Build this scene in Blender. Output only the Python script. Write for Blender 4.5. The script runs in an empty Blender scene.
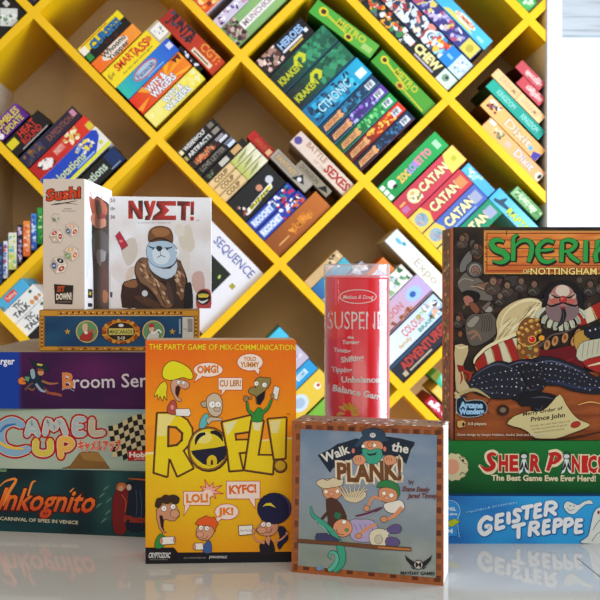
import bpy, math, random
from mathutils import Vector, Matrix, noise
random.seed(7)
SC = bpy.context.scene
COL = SC.collection
F = 951.0; CX = 260.0; CY = 285.0          # focal length and principal point of the photograph
TZ = 0.75; H = TZ + 0.305                  # table top, camera height
Z = (0, 0, 0)

def lin(c):
    return c / 12.92 if c <= 0.04045 else ((c + 0.055) / 1.055) ** 2.4
def hx(s):
    if not isinstance(s, str): return tuple(s[:3])
    s = s.lstrip('#')
    return tuple(lin(int(s[i:i + 2], 16) / 255) for i in (0, 2, 4))
def mix(a, b, t):
    a = hx(a); b = hx(b); t = max(0, min(1, t))
    return tuple(a[i] + (b[i] - a[i]) * t for i in range(3))

# ---------------------------------------------------------------- materials
def new_mat(name, base='#808080', rough=0.5, spec=0.5, coat=0.0, metal=0.0):
    m = bpy.data.materials.new(name); m.use_nodes = True
    b = m.node_tree.nodes['Principled BSDF']
    b.inputs['Base Color'].default_value = (*hx(base), 1)
    b.inputs['Roughness'].default_value = rough
    b.inputs['Specular IOR Level'].default_value = spec
    b.inputs['Coat Weight'].default_value = coat
    b.inputs['Metallic'].default_value = metal
    return m, m.node_tree, b
def attr_mat(name, rough, spec=0.5, coat=0.0, grain=0.05):
    m, nt, b = new_mat(name, rough=rough, spec=spec, coat=coat)
    at = nt.nodes.new('ShaderNodeAttribute'); at.attribute_name = 'Col'
    tc = nt.nodes.new('ShaderNodeTexCoord'); nz = nt.nodes.new('ShaderNodeTexNoise')
    nz.inputs['Scale'].default_value = 180; nz.inputs['Detail'].default_value = 4
    mr = nt.nodes.new('ShaderNodeMapRange')
    mr.inputs['To Min'].default_value = 1 - grain; mr.inputs['To Max'].default_value = 1 + grain
    mx = nt.nodes.new('ShaderNodeVectorMath'); mx.operation = 'SCALE'
    nt.links.new(tc.outputs['Object'], nz.inputs['Vector'])
    nt.links.new(nz.outputs['Fac'], mr.inputs['Value'])
    nt.links.new(at.outputs['Color'], mx.inputs[0]); nt.links.new(mr.outputs[0], mx.inputs['Scale'])
    nt.links.new(mx.outputs[0], b.inputs['Base Color'])
    return m
M_CARD = attr_mat('printed_card', 0.42, 0.22)
M_SATIN = attr_mat('satin_printed_card', 0.34, 0.3)
M_BG = attr_mat('shelf_game_card', 0.5, 0.3, 0, 0.08)
def noise_mat(name, c1, c2, scale, rough, stretch=(1, 1, 1), spec=0.5, coat=0.0, bump=0.0, lo=0.3, hi=0.7):
    m, nt, b = new_mat(name, rough=rough, spec=spec, coat=coat)
    tc = nt.nodes.new('ShaderNodeTexCoord'); mp = nt.nodes.new('ShaderNodeMapping')
    mp.inputs['Scale'].default_value = stretch
    nz = nt.nodes.new('ShaderNodeTexNoise'); nz.inputs['Scale'].default_value = scale; nz.inputs['Detail'].default_value = 5
    cr = nt.nodes.new('ShaderNodeValToRGB')
    cr.color_ramp.elements[0].position = lo; cr.color_ramp.elements[0].color = (*hx(c1), 1)
    cr.color_ramp.elements[1].position = hi; cr.color_ramp.elements[1].color = (*hx(c2), 1)
    nt.links.new(tc.outputs['Object'], mp.inputs['Vector']); nt.links.new(mp.outputs[0], nz.inputs['Vector'])
    nt.links.new(nz.outputs['Fac'], cr.inputs['Fac']); nt.links.new(cr.outputs['Color'], b.inputs['Base Color'])
    if bump:
        bp = nt.nodes.new('ShaderNodeBump'); bp.inputs['Strength'].default_value = bump; bp.inputs['Distance'].default_value = 0.002
        nt.links.new(nz.outputs['Fac'], bp.inputs['Height']); nt.links.new(bp.outputs[0], b.inputs['Normal'])
    return m
M_YELLOW = noise_mat('yellow_melamine', '#eebb00', '#f4c505', 6, 0.42, (1, 1, 1), 0.4)
M_TAN = noise_mat('kraft_back_board', '#d0b486', '#dabe92', 8, 0.7, (1, 1, 1), 0.2)
M_CREAM = noise_mat('cream_side_board', '#e4dac8', '#eae0ce', 5, 0.6, (1, 1, 1), 0.3)
M_TRIM = noise_mat('white_trim_paint', '#d2dae6', '#d6dfea', 5, 0.4)
M_WALL = noise_mat('white_wall_paint', '#e2ebec', '#e8f0f1', 3, 0.7)
M_CLAD = noise_mat('whitewashed_boards', '#a0a5a5', '#c6cbcc', 5, 0.6, (0.6, 1, 14), 0.3, 0, 0.3, 0.3, 0.55)
M_FLOOR = noise_mat('pale_floor_tiles', '#b0a698', '#b8afa2', 2, 0.4)
M_TABLE = noise_mat('glossy_white_table', '#b2b3af', '#b7b8b4', 4, 0.05, (1, 1, 1), 0.5, 0.0)
M_METAL = new_mat('brushed_steel', '#9a9a9a', 0.3, 0.5, 0, 1.0)[0]
def clear_mat(name, haze):
    m = bpy.data.materials.new(name); m.use_nodes = True; nt = m.node_tree
    nt.nodes.clear()
    out = nt.nodes.new('ShaderNodeOutputMaterial'); tr = nt.nodes.new('ShaderNodeBsdfTransparent')
    tr.inputs['Color'].default_value = (0.97, 0.97, 0.98, 1)
    gl = nt.nodes.new('ShaderNodeBsdfGlossy'); gl.inputs['Roughness'].default_value = 0.06
    lw = nt.nodes.new('ShaderNodeLayerWeight'); lw.inputs['Blend'].default_value = 0.5
    pw = nt.nodes.new('ShaderNodeMath'); pw.operation = 'POWER'; pw.inputs[1].default_value = 4.0
    ma = nt.nodes.new('ShaderNodeMath'); ma.operation = 'MULTIPLY_ADD'; ma.inputs[1].default_value = 0.75; ma.inputs[2].default_value = 0.075
    df = nt.nodes.new('ShaderNodeBsdfDiffuse'); df.inputs['Color'].default_value = (.85, .86, .88, 1)
    m0 = nt.nodes.new('ShaderNodeMixShader'); m0.inputs[0].default_value = haze
    mx = nt.nodes.new('ShaderNodeMixShader')
    nt.links.new(tr.outputs[0], m0.inputs[1]); nt.links.new(df.outputs[0], m0.inputs[2])
    nt.links.new(lw.outputs['Facing'], pw.inputs[0]); nt.links.new(pw.outputs[0], ma.inputs[0])
    nt.links.new(ma.outputs[0], mx.inputs[0]); nt.links.new(m0.outputs[0], mx.inputs[1]); nt.links.new(gl.outputs[0], mx.inputs[2])
    nt.links.new(mx.outputs[0], out.inputs[0])
    return m
M_CLEAR = clear_mat('clear_plastic', 0.0)
M_LID = clear_mat('cloudy_lid_plastic', 0.22)

# ---------------------------------------------------------------- mesh builder with printed colours
class MB:
    def __init__(s): s.v = []; s.f = []; s.c = []
    def face(s, pts, col):
        n = len(s.v); s.v += [tuple(p) for p in pts]; s.f.append(tuple(range(n, n + len(pts))))
        s.c.append([hx(col)] * len(pts) if isinstance(col, str) or isinstance(col[0], (float, int)) else [hx(c) for c in col])
    def box(s, x0, y0, z0, x1, y1, z1, col, cols=None, bev=0.0):
        # cols: dict of side -> colour  (front,back,left,right,top,bottom); edges chamfered by bev
        c = {k: col for k in ('front', 'back', 'left', 'right', 'top', 'bottom')}; c.update(cols or {})
        b = bev
        s.face([(x0+b,y0,z0+b),(x1-b,y0,z0+b),(x1-b,y0,z1-b),(x0+b,y0,z1-b)], c['front'])
        s.face([(x1-b,y1,z0+b),(x0+b,y1,z0+b),(x0+b,y1,z1-b),(x1-b,y1,z1-b)], c['back'])
        s.face([(x0,y1-b,z0+b),(x0,y0+b,z0+b),(x0,y0+b,z1-b),(x0,y1-b,z1-b)], c['left'])
        s.face([(x1,y0+b,z0+b),(x1,y1-b,z0+b),(x1,y1-b,z1-b),(x1,y0+b,z1-b)], c['right'])
        s.face([(x0+b,y0+b,z1),(x1-b,y0+b,z1),(x1-b,y1-b,z1),(x0+b,y1-b,z1)], c['top'])
        s.face([(x0+b,y1-b,z0),(x1-b,y1-b,z0),(x1-b,y0+b,z0),(x0+b,y0+b,z0)], c['bottom'])
        if b:
            e = s.face; cf = c['front']
            e([(x0,y0+b,z0+b),(x0+b,y0,z0+b),(x0+b,y0,z1-b),(x0,y0+b,z1-b)], cf)
            e([(x1-b,y0,z0+b),(x1,y0+b,z0+b),(x1,y0+b,z1-b),(x1-b,y0,z1-b)], cf)
            e([(x0+b,y0,z1-b),(x1-b,y0,z1-b),(x1-b,y0+b,z1),(x0+b,y0+b,z1)], cf)
            e([(x0+b,y0+b,z0),(x1-b,y0+b,z0),(x1-b,y0,z0+b),(x0+b,y0,z0+b)], cf)
            e([(x0,y1-b,z0+b),(x0,y1-b,z1-b),(x0+b,y1,z1-b),(x0+b,y1,z0+b)], c['back'])
            e([(x1,y1-b,z1-b),(x1,y1-b,z0+b),(x1-b,y1,z0+b),(x1-b,y1,z1-b)], c['back'])
            e([(x0+b,y1,z1-b),(x0+b,y1-b,z1),(x1-b,y1-b,z1),(x1-b,y1,z1-b)], c['top'])
            e([(x0+b,y1-b,z0),(x0+b,y1,z0+b),(x1-b,y1,z0+b),(x1-b,y1-b,z0)], c['bottom'])
            e([(x0,y0+b,z1-b),(x0+b,y0+b,z1),(x0+b,y1-b,z1),(x0,y1-b,z1-b)], c['left'])
            e([(x1,y0+b,z1-b),(x1,y1-b,z1-b),(x1-b,y1-b,z1),(x1-b,y0+b,z1)], c['right'])
            e([(x0,y0+b,z0+b),(x0,y1-b,z0+b),(x0+b,y1-b,z0),(x0+b,y0+b,z0)], c['left'])
            e([(x1,y0+b,z0+b),(x1-b,y0+b,z0),(x1-b,y1-b,z0),(x1,y1-b,z0+b)], c['right'])
            for sx in (0, 1):
                for sy in (0, 1):
                    for sz in (0, 1):
                        X = x1 if sx else x0; Y = y1 if sy else y0; ZZ = z1 if sz else z0
                        dx = -b if sx else b; dy = -b if sy else b; dz = -b if sz else b
                        e([(X, Y+dy, ZZ+dz), (X+dx, Y, ZZ+dz), (X+dx, Y+dy, ZZ)], c['front'] if not sy else c['back'])
    def build(s, name, mat, parent=None):
        me = bpy.data.meshes.new(name); me.from_pydata(s.v, [], s.f)
        at = me.color_attributes.new('Col', 'FLOAT_COLOR', 'CORNER')
        i = 0
        for cs in s.c:
            for c in cs:
                at.data[i].color = (*c, 1); i += 1
        me.materials.append(mat); me.update()
        o = bpy.data.objects.new(name, me); COL.objects.link(o)
        if parent: o.parent = parent
        return o
def thing(name, label, cat, loc, rotz=0, group=None):
    o = bpy.data.objects.new(name, None); COL.objects.link(o); o.empty_display_size = 0.05
    o.location = loc; o.rotation_euler = (0, 0, rotz)
    o['label'] = label; o['category'] = cat
    if group: o['group'] = group
    return o
def tag(o, label, cat, group=None):
    o['label'] = label; o['category'] = cat
    if group: o['group'] = group
def struct(o): o['kind'] = 'structure'; return o

# ---------------------------------------------------------------- lettering
_tc = {}
def glyphs(s, off=0.0, res=2):
    k = (s, round(off, 4), res)
    if k in _tc: return _tc[k]
    cu = bpy.data.curves.new('txt', 'FONT'); cu.body = s; cu.offset = off; cu.resolution_u = res
    o = bpy.data.objects.new('txt', cu); COL.objects.link(o)
    bpy.context.view_layer.update()
    dg = bpy.context.evaluated_depsgraph_get()
    me = bpy.data.meshes.new_from_object(o.evaluated_get(dg))
    vs = [(v.co.x, v.co.y) for v in me.vertices]; fs = [tuple(p.vertices) for p in me.polygons]
    bpy.data.objects.remove(o); bpy.data.curves.remove(cu); bpy.data.meshes.remove(me)
    _tc[k] = (vs, fs); return _tc[k]
def bbox(s):
    vs, _ = glyphs(s)
    if not vs: return 0, 1
    xs = [v[0] for v in vs]; return min(xs), max(xs)
CAP = None
def cap():
    global CAP
    if CAP is None: CAP = max(v[1] for v in glyphs('H')[0])
    return CAP
def text2d(s, w, h, off=0.0, shear=0.0, arc=0.0, slope=0.0, grow=0.0):
    """triangles of a line of lettering fitted to width w and capital height h; y up, origin at left of the baseline"""
    x0, x1 = bbox(s); kx = w / max(1e-6, x1 - x0); ky = h / cap()
    vs, fs = glyphs(s, off)
    out = []
    for x, y in vs:
        X = (x - x0) * kx; Y = y * ky
        t = X / max(w, 1e-6)
        Y *= 1 + grow * t
        X += Y * shear
        Y += arc * (1 - (2 * t - 1) ** 2) + slope * X
        out.append((X, Y))
    return out, fs

def smooth(pts, n=4, closed=True):
    P = [Vector(p) for p in pts]; N = len(P); out = []
    rng = range(N) if closed else range(N - 1)
    for i in rng:
        p1, p2 = P[i], P[(i + 1) % N]
        p0 = P[i - 1] if closed or i > 0 else p1
        p3 = P[(i + 2) % N] if closed or i + 2 < N else p2
        for k in range(n):
            t = k / n; t2 = t * t; t3 = t2 * t
            out.append(tuple(0.5 * ((2 * p1) + (p2 - p0) * t + (2 * p0 - 5 * p1 + 4 * p2 - p3) * t2 + (3 * p1 - p0 - 3 * p2 + p3) * t3)))
    if not closed: out.append(tuple(P[-1]))
    return out

# ---------------------------------------------------------------- printed artwork on a face
class Frame:
    """box frame: Empty at base centre, local x = width, y = depth (away), z = up"""
    def __init__(s, emp, W, D, Hh):
        s.e = emp; s.W = W; s.D = D; s.H = Hh
        s.M = Matrix.Translation(emp.location) @ Matrix.Rotation(emp.rotation_euler.z, 4, 'Z')
        s.I = s.M.inverted()
        s.o = s.I @ Vector((0, 0, H)); s.R = s.I.to_3x3()
    def ray(s, px, py):
        return s.R @ Vector(((px - CX) / F, 1, -(py - CY) / F))
class Art:
    def __init__(s, fr, plane='front', step=5e-6, start=7e-5):
        s.fr = fr; s.pl = plane; s.st = step; s.k = 0; s.start = start; s.mb = MB(); s.tr = (0, 0, 1)
    def view(s, ox=0, oy=0, k=1): s.tr = (ox, oy, k)
    def t(s, p): return (s.tr[0] + p[0] / s.tr[2], s.tr[1] + p[1] / s.tr[2])
    def at(s, px, py, off):
        fr = s.fr; d = fr.ray(px, py); o = fr.o
        if s.pl == 'front': k = (-fr.D / 2 - off - o.y) / d.y
        elif s.pl == 'left': k = (-fr.W / 2 - off - o.x) / d.x
        elif s.pl == 'right': k = (fr.W / 2 + off - o.x) / d.x
        elif s.pl == 'top': k = (fr.H + off - o.z) / d.z
        elif s.pl == 'cyl':
            r = fr.W / 2 + off
            a = d.x**2 + d.y**2; b = 2 * (o.x*d.x + o.y*d.y); c = o.x**2 + o.y**2 - r*r
            q = b*b - 4*a*c
            k = (-b - math.sqrt(max(q, 0))) / (2*a)
        return o + d * k
    def clampface(s, p):
        fr = s.fr
        if s.pl == 'front': p.x = max(-fr.W/2, min(fr.W/2, p.x)); p.z = max(0, min(fr.H, p.z))
        elif s.pl in ('left', 'right'): p.y = max(-fr.D/2, min(fr.D/2, p.y)); p.z = max(0, min(fr.H, p.z))
        return p
    def put(s, pts, col, bump=True):
        if bump: s.k += 1
        off = s.start + s.k * s.st
        s.mb.face([s.clampface(s.at(x, y, off)) for x, y in pts], col)
    def poly(s, pts, col, out=None, ow=0.5, sm=0):
        P = [s.t(p) for p in pts]
        if sm: P = smooth(P, sm)
        a = sum(P[i][0]*P[(i+1) % len(P)][1] - P[(i+1) % len(P)][0]*P[i][1] for i in range(len(P)))
        if a > 0: P = P[::-1]
        s.put(P, col)
        if out: s._stroke(P + [P[0]], ow, out)
    def _stroke(s, P, w, col):
        s.k += 1
        for i in range(len(P) - 1):
            a = Vector(P[i]); b = Vector(P[i+1]); d = b - a
            if d.length < 1e-6: continue
            d.normalize(); n = Vector((-d.y, d.x)) * w / 2; e = d * w * 0.3
            s.put([a - e - n, b + e - n, b + e + n, a - e + n][::-1], col, False)
    def stroke(s, pts, w, col, sm=4):
        P = [s.t(p) for p in pts]
        if sm and len(P) > 2: P = smooth(P, sm, False)
        s._stroke(P, w, col)
    def taper(s, pts, ws, col, sm=5):
        P = [(*s.t(p), w) for p, w in zip(pts, ws)]
        P = smooth(P, sm, False)
        L = []; R = []
        for i, p in enumerate(P):
            a = Vector(P[max(0, i-1)][:2]); b = Vector(P[min(len(P)-1, i+1)][:2]); d = (b - a)
            if d.length < 1e-9: d = Vector((1, 0))
            d.normalize(); n = Vector((-d.y, d.x)) * p[2] / 2
            L.append(Vector(p[:2]) + n); R.append(Vector(p[:2]) - n)
        s.k += 1
        for i in range(len(P)-1): s.put([L[i], L[i+1], R[i+1], R[i]], col, False)
    def ell(s, x, y, rx, ry=None, col='#ffffff', out=None, ow=0.5, rot=0, n=20):
        ry = rx if ry is None else ry; c, q = math.cos(rot), math.sin(rot)
        pts = [(x + rx*math.cos(a)*c - ry*math.sin(a)*q, y + rx*math.cos(a)*q + ry*math.sin(a)*c) for a in [2*math.pi*i/n for i in range(n)]]
        s.poly(pts, col, out, ow)
    def rect(s, x0, y0, x1, y1, col, out=None, ow=0.5): s.poly([(x0, y0), (x1, y0), (x1, y1), (x0, y1)], col, out, ow)
    def text(s, st, x, y, w, h, col, rot=0.0, off=0.0, out=None, oo=0.03, shear=0.0, arc=0.0, slope=0.0, grow=0.0, grad=None):
        x, y = s.t((x, y)); w /= s.tr[2]; h /= s.tr[2]
        c, q = math.cos(rot), math.sin(rot)
        for o, cc in (([(off + oo, out)] if out else []) + [(off, col)]):
            vs, fs = text2d(st, w, h, o, shear, arc, slope, grow)
            s.k += 1; P = [(x + X*c - Y*q*-1*-1, y - (X*q + Y*c)) for X, Y in vs] if False else [(x + X*c - Y*q, y - X*q - Y*c) for X, Y in vs]
            for f in fs:
                cl = cc
                if grad and cc is col: cl = [mix(col, grad, 1 - vs[i][1] / h) for i in f]
                s.put([P[i] for i in f], cl, False)
    def grid(s, x0, y0, x1, y1, nx, ny, fn):
        s.k += 1
        for i in range(nx):
            for j in range(ny):
                q = [(x0+(x1-x0)*a/nx, y0+(y1-y0)*b/ny) for a, b in ((i, j+1), (i+1, j+1), (i+1, j), (i, j))]
                q = [s.t(p) for p in q]
                s.put(q, [fn(*p) for p in q], False)
        s.k += 4
    def done(s, name, mat=None, label=None):
        o = s.mb.build(name, mat or M_CARD, s.fr.e)
        if label: o['label'] = label
        k = s.k; s.mb = MB(); return o

def fgbox(label, ax, ad, aw, W, D, Hh, z, rot, col, cols=None, bev=0.0012, name='board_game_box', parts=True, mat=None, group='board games on the table'):
    """anchor: point of the front face seen at photo column ax, distance ad, lying aw along the width"""
    th = math.radians(rot); X = (ax - CX) / F * ad
    cx = X + (W/2 - aw) * math.cos(th) - D/2 * math.sin(th); cy = ad + (W/2 - aw) * math.sin(th) + D/2 * math.cos(th)
    e = thing(name, label, 'board game', (cx, cy, z), th, group)
    fr = Frame(e, W, D, Hh); fr.M.normalize
    mb = MB(); mb.box(-W/2, -D/2, 0, W/2, D/2, Hh, col, cols, bev)
    mb.build('box_body', mat or M_CARD, e)
    return fr
# ================================================================ the room
YF = 3.4; YB = 3.83; K = YF / F            # shelf front plane, back plane, metres per photo pixel at the front plane
def W3(px, py, Y): return Vector(((px - CX) / F * Y, Y, H - (py - CY) / F * Y))
def slab(name, x0, y0, z0, x1, y1, z1, mat, parent=None, bev=0.0):
    mb = MB(); mb.box(x0, y0, z0, x1, y1, z1, '#ffffff', None, bev); return mb.build(name, mat, parent)
struct(slab('floor', -2.6, -0.6, -0.05, 2.6, 4.1, 0, M_FLOOR))
struct(slab('wall_back', -2.6, 3.9, 0, 2.6, 4.0, 3.1, M_WALL))
zc = H - (35.5 - CY) / F * 3.87
struct(slab('trim_1', 1.2, 3.868, zc, 2.6, 3.898, 3.0, M_CLAD))
struct(slab('baseboard_back', 1.2, 3.88, 0.0, 2.6, 3.899, 0.1, M_TRIM))

# ---------------------------------------------------------------- lattice shelf
UX, UY = 0.7136, -0.7006; VX, VY = 0.7006, 0.7136
CU_, CV_ = 118.0, 176.1; C0 = (280.2, 263.9)
def node(i, j):
    u = CU_ * j - (5.0 if j >= 3 else 0)
    return (C0[0] + VX * CV_ * i + UX * u, C0[1] + VY * CV_ * i + UY * u)
RX0, RX1, RY0, RY1 = -18.0, 546.0, -150.0, 566.0
shelf = thing('lattice_shelf', 'tall yellow diamond lattice shelf with tan back holding the game collection', 'shelf', (W3((RX0+RX1)/2, 0, YF).x, YF, 0))
def clip(poly):
    for ax, lim, sg in ((0, RX0, 1), (0, RX1, -1), (1, RY0, 1), (1, RY1, -1)):
        out = []
        for i in range(len(poly)):
            a, b = poly[i-1], poly[i]; ia = sg*(a[ax]-lim) >= 0; ib = sg*(b[ax]-lim) >= 0
            if ia != ib:
                t = (lim-a[ax])/(b[ax]-a[ax]); out.append((a[0]+(b[0]-a[0])*t, a[1]+(b[1]-a[1])*t))
            if ib: out.append(b)
        poly = out
        if not poly: return []
    return poly
def board(p, d, half, yo):
    n = (-d[1]*half, d[0]*half); L = 1500
    P = clip([(p[0]-d[0]*L+n[0], p[1]-d[1]*L+n[1]), (p[0]+d[0]*L+n[0], p[1]+d[1]*L+n[1]), (p[0]+d[0]*L-n[0], p[1]+d[1]*L-n[1]), (p[0]-d[0]*L-n[0], p[1]-d[1]*L-n[1])])
    if len(P) < 3: return
    mb = MB(); o = shelf.location
    f = [W3(x, y, YF) + Vector((0, yo, 0)) - o for x, y in P]; b = [v + Vector((0, YB-YF-0.001-yo, 0)) for v in f]
    mb.face(f, '#ffffff'); mb.face(b[::-1], '#ffffff')
    for i in range(len(f)):
        j = (i+1) % len(f); mb.face([f[i], b[i], b[j], f[j]], '#ffffff')
    mb.build('divider_board', M_YELLOW, shelf)
for j in range(-6, 6): board(node(0, j), (VX, VY), 4.1, 0.0)
for i in range(-5, 5): board(node(i, 0), (UX, UY), 4.1, 0.0006)
xa, xb = W3(RX0, 0, YF).x, W3(RX1, 0, YF).x
zt_ = W3(0, RY0, YF).z
o = shelf.location
def part(name, x0, y0, z0, x1, y1, z1, mat): return slab(name, x0-o.x, y0-o.y, z0-o.z, x1-o.x, y1-o.y, z1-o.z, mat, shelf, 0.001)
part('back_panel', xa-0.05, YB, 0, xb+0.05, YB+0.02, zt_+0.03, M_TAN)
for s, x0, x1 in ((0, xa-0.002, xa), (1, xb, xb+0.002)): part('side_panel', x0, YF+0.001, 0, x1, YB-0.0005, zt_, M_CREAM)
for x0, x1 in ((xa-0.06, xa-0.0025), (xb+0.0025, xb+0.056)): part('side_upright', x0, YF-0.005, 0, x1, YB-0.0005, zt_+0.03, M_TRIM)
part('top_panel', xa-0.0005, YF, zt_+0.0005, xb+0.0005, YB-0.0005, zt_+0.03, M_TRIM)
part('plinth', xa-0.0005, YF, 0, xb+0.0005, YB-0.0005, W3(0, RY1, YF).z-0.0005, M_TRIM)

# ---------------------------------------------------------------- game boxes on the shelf
BGREC = []
def bg(label, S, kind, L, T, col, prints=(), D=0.27, back=0.012, side=None, cat='board game'):
    if kind == 'u': e = (UX, UY)
    elif kind == 'v': e = (VX, VY)
    else: e = (math.cos(math.radians(kind)), math.sin(math.radians(kind)))
    n = (e[1], -e[0])
    Y = YF + back; k = Y / F
    sc_ = 1.0
    T = T - 0.45
    P0 = W3(S[0], S[1], Y)
    ew = Vector((e[0], 0, -e[1])); nw = Vector((n[0], 0, -n[1]))
    org = P0 + ew * (L*k/2) + Vector((0, D/2, 0))
    R = Matrix((ew, Vector((0, 1, 0)), nw)).transposed().to_4x4()
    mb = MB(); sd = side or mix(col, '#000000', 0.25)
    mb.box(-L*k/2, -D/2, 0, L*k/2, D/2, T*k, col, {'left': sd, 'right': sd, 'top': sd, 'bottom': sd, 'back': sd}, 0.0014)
    lay = [0]; BGREC.append((label, S, e, n, L, T))
    def q(s, t): return (-L*k/2 + max(0.3, min(L-0.3, s))*k, -D/2 - 0.0003 - lay[0]*0.000015, max(0.3, min(T-0.3, t))*k)
    for p in prints:
        lay[0] += 1; c = p[0]
        if c == 'r': mb.face([q(p[1], p[2]), q(p[3], p[2]), q(p[3], p[4]), q(p[1], p[4])], p[5])
        elif c == 'g':   # gradient print along the spine
            nn = 8
            for a in range(nn):
                s0 = p[1]+(p[3]-p[1])*a/nn; s1 = p[1]+(p[3]-p[1])*(a+1)/nn; c0 = mix(p[5], p[6], a/nn); c1 = mix(p[5], p[6], (a+1)/nn)
                mb.face([q(s0, p[2]), q(s1, p[2]), q(s1, p[4]), q(s0, p[4])], [c0, c1, c1, c0])
        elif c == 'p': mb.face([q(*x) for x in p[1]], p[2])
        elif c == 'c':
            rx, ry = (p[3] if isinstance(p[3], tuple) else (p[3], p[3]))
            mb.face([q(p[1]+rx*math.cos(a*0.4488), p[2]+ry*math.sin(a*0.4488)) for a in range(14)], p[4])
        elif c == 't':
            _, st, s, t, w, h, cc = p[:7]; off = (p[7] if len(p) > 7 else 0.02)*0.6; oc = p[8] if len(p) > 8 else None
            for o_, c_ in (([(off+0.045, oc)] if oc else []) + [(off, cc)]):
                vs, fs = text2d(st, w, h, o_); lay[0] += 1
                for f in fs: mb.face([q(s+vs[i][0], t+vs[i][1]) for i in f], c_)
        elif c == 'n':   # mottled illustration: a patch of many small printed shapes
            _, s0, t0, s1, t1, cs, cnt, rr = p
            rnd = random.Random(int(s0*7+t0*13+cnt+S[0]*3+S[1]*5))
            for _i in range(cnt):
                lay[0] += 0.12; x = rnd.uniform(s0, s1); y = rnd.uniform(t0, t1); rx = rr*rnd.uniform(.5, 1.4); ry = rr*rnd.uniform(.4, 1.1); ro = rnd.uniform(0, 3)
                pts = []
                for a in range(7):
                    an = a*0.8976; r_ = rnd.uniform(.7, 1.2); X = rx*r_*math.cos(an); Y_ = ry*r_*math.sin(an)
                    pts.append((max(s0-1, min(s1+1, x+X*math.cos(ro)-Y_*math.sin(ro))), max(t0-1, min(t1+1, y+X*math.sin(ro)+Y_*math.cos(ro)))))
                mb.face([q(*z) for z in pts], rnd.choice(cs))
    o = mb.build('board_game_box', M_BG, None); o.matrix_world = Matrix.Translation(org) @ R
    tag(o, label, cat, 'board games in the lattice shelf')
    return o

# compartment at the far left, below the first crossing -----------------------------------------
bg('purple game box with yellow lettering, first in the leftmost compartment', (2,141.5),'u',37,19,'#5a2083',[('r',0,13.5,37,19,'#6f3390'),('t','JUMBLES',4,9.5,30,7,'#e6d23a',.03),('t','UPDATE',8,1.5,24,6,'#e0d23a',.03),('c',3,4,3,'#efe9f5')],D=.2)
bg('black game box with red slanted lettering beside the purple box', (16.8,157),'u',48,19.6,'#141213',[('r',1,8,12,16,'#ddd026'),('t','HEAT',17,10.5,21,7,'#d4352a',.03),('t','ROUND',15,2.8,24,6.5,'#c8322a',.03),('r',10,0.6,44,1.6,'#b9b9b9')],D=.2)
bg('dark navy game box with faint rust lettering between black and red boxes', (28.5,168.3),'u',75,14.5,'#1e2036',[('g',0,0,75,14.5,'#20274a','#2a1c28'),('n',4,2,26,12,['#6a4a32','#343a66','#52402f','#8a6038'],26,2.4),('t','EXPEDITION',34,4,33,6,'#8a5548',.02),('r',68,5,73,12,'#c88aa0')],D=.27)
bg('red game box with white emblem and yellow label on its spine', (40,180),'u',77,16,'#c8231f',[('g',0,0,77,16,'#b01c1e','#dd3322'),('c',16,7,(7,5),'#f0e8e2'),('n',8,2,24,13,['#f4efe8','#3a2020','#e8e0dc'],16,2.2),('r',29,5,42,12,'#d0605a'),('t','PARTY',30,6,11,5,'#e9c9b8'),('n',44,3,61,14,['#dfc65a','#e8dca0','#c4a850','#f0e8c0'],22,2.2),('r',70,0,77,8,'#d8c23c')],D=.27)
bg('blue game box with white edge and lime stripe, yellow lettering', (56,197.4),'u',78,24,'#e6e4dc',[('r',0,0.3,78,3.5,'#dfe11e'),('p',[(0,3.6),(60,3.6),(74,14),(76,20),(72,24),(0,24)],'#1d45b8'),('t','Notations',10,7.5,40,8,'#c8d8a8',.04,'#22368a'),('r',36,5,60,6.5,'#9cc4ea'),('n',46,11,68,21,['#e8d44a','#f0ecd0','#8aa4d0','#d8c860'],26,2),('c',71,8,2,'#c8d020')],D=.27)
bg('black game box with pale lettering and navy end at the compartment corner', (70.9,212.9),'u',77,18.5,'#15181a',[('r',62,0,77,18,'#16305e'),('t','Quotations',12,6,46,8.5,'#c4d6c0',.04),('r',60,2,72,3,'#9ab0c8')],D=.27)

# compartment upper left --------------------------------------------------------------------------
bg('half yellow half black game box with blue lettering, first of its row', (90.5,63.3),'u',57,20,'#16110f',[('r',0,10,57,20,'#ecd414'),('r',4,17.2,40,18.2,'#c04020'),('t','CURSES!',12,7,38,8,'#2a78b4',.05,'#0e1c2c'),('r',0,9,8,17,'#efe8d8'),('r',1,1,7,8,'#2c8a3a'),('n',22,1,50,7,['#2a1210','#42201a','#1c1412'],14,2)],D=.25)
bg('orange game box with black and white lettering in the upper left row', (100.3,73.2),'u',58,13.8,'#f0872a',[('g',0,0,58,13.8,'#ec6a1e','#f29a34'),('c',28,7.5,(17,6.4),'#e9dccb'),('t','Whoonu',13,7.5,30,5.2,'#1c1816',.05),('t','Yupper',16,1.6,26,4.8,'#241c1a',.05)],D=.25)
bg('yellow game box with red lettering and white barcode end', (115.3,88.1),'u',78,20.3,'#f0d820',[('r',63,0,79,20.5,'#b9a98c'),('r',65,3,78,17,'#efece2'),('n',67,6,76,13,['#a8a8a8','#d8d8d8','#909090'],12,1.3),('t','SMART',14,9.5,26,7.5,'#d23422',.05),('t','ASS',38,7,18,8.5,'#cc2e20',.05),('c',58,12,3.2,'#e07a2c'),('n',3,8,9,14,['#7a8a30','#c09a28'],6,1.8),('t','the who what where game',16,3.5,40,2,'#7a7030')],D=.27)
bg('teal to blue game box with oval lettering badge on its spine', (128.4,99.6),'u',71,17.7,'#2a6fd0',[('g',0,0,30,18,'#2ec0a8','#2b8ac8'),('g',30,0,74,18,'#2b84cc','#2a55c8'),('c',33,9.5,(15.5,6.5),'#c05868'),('c',33,9.5,(14,5),'#a8c4d8'),('t','Fauxcab',22,7,22,4.6,'#5a3c6a',.03),('r',30,2,52,3,'#8ac0e8'),('r',64,7,70,13,'#d8d8e8')],D=.27)
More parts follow.
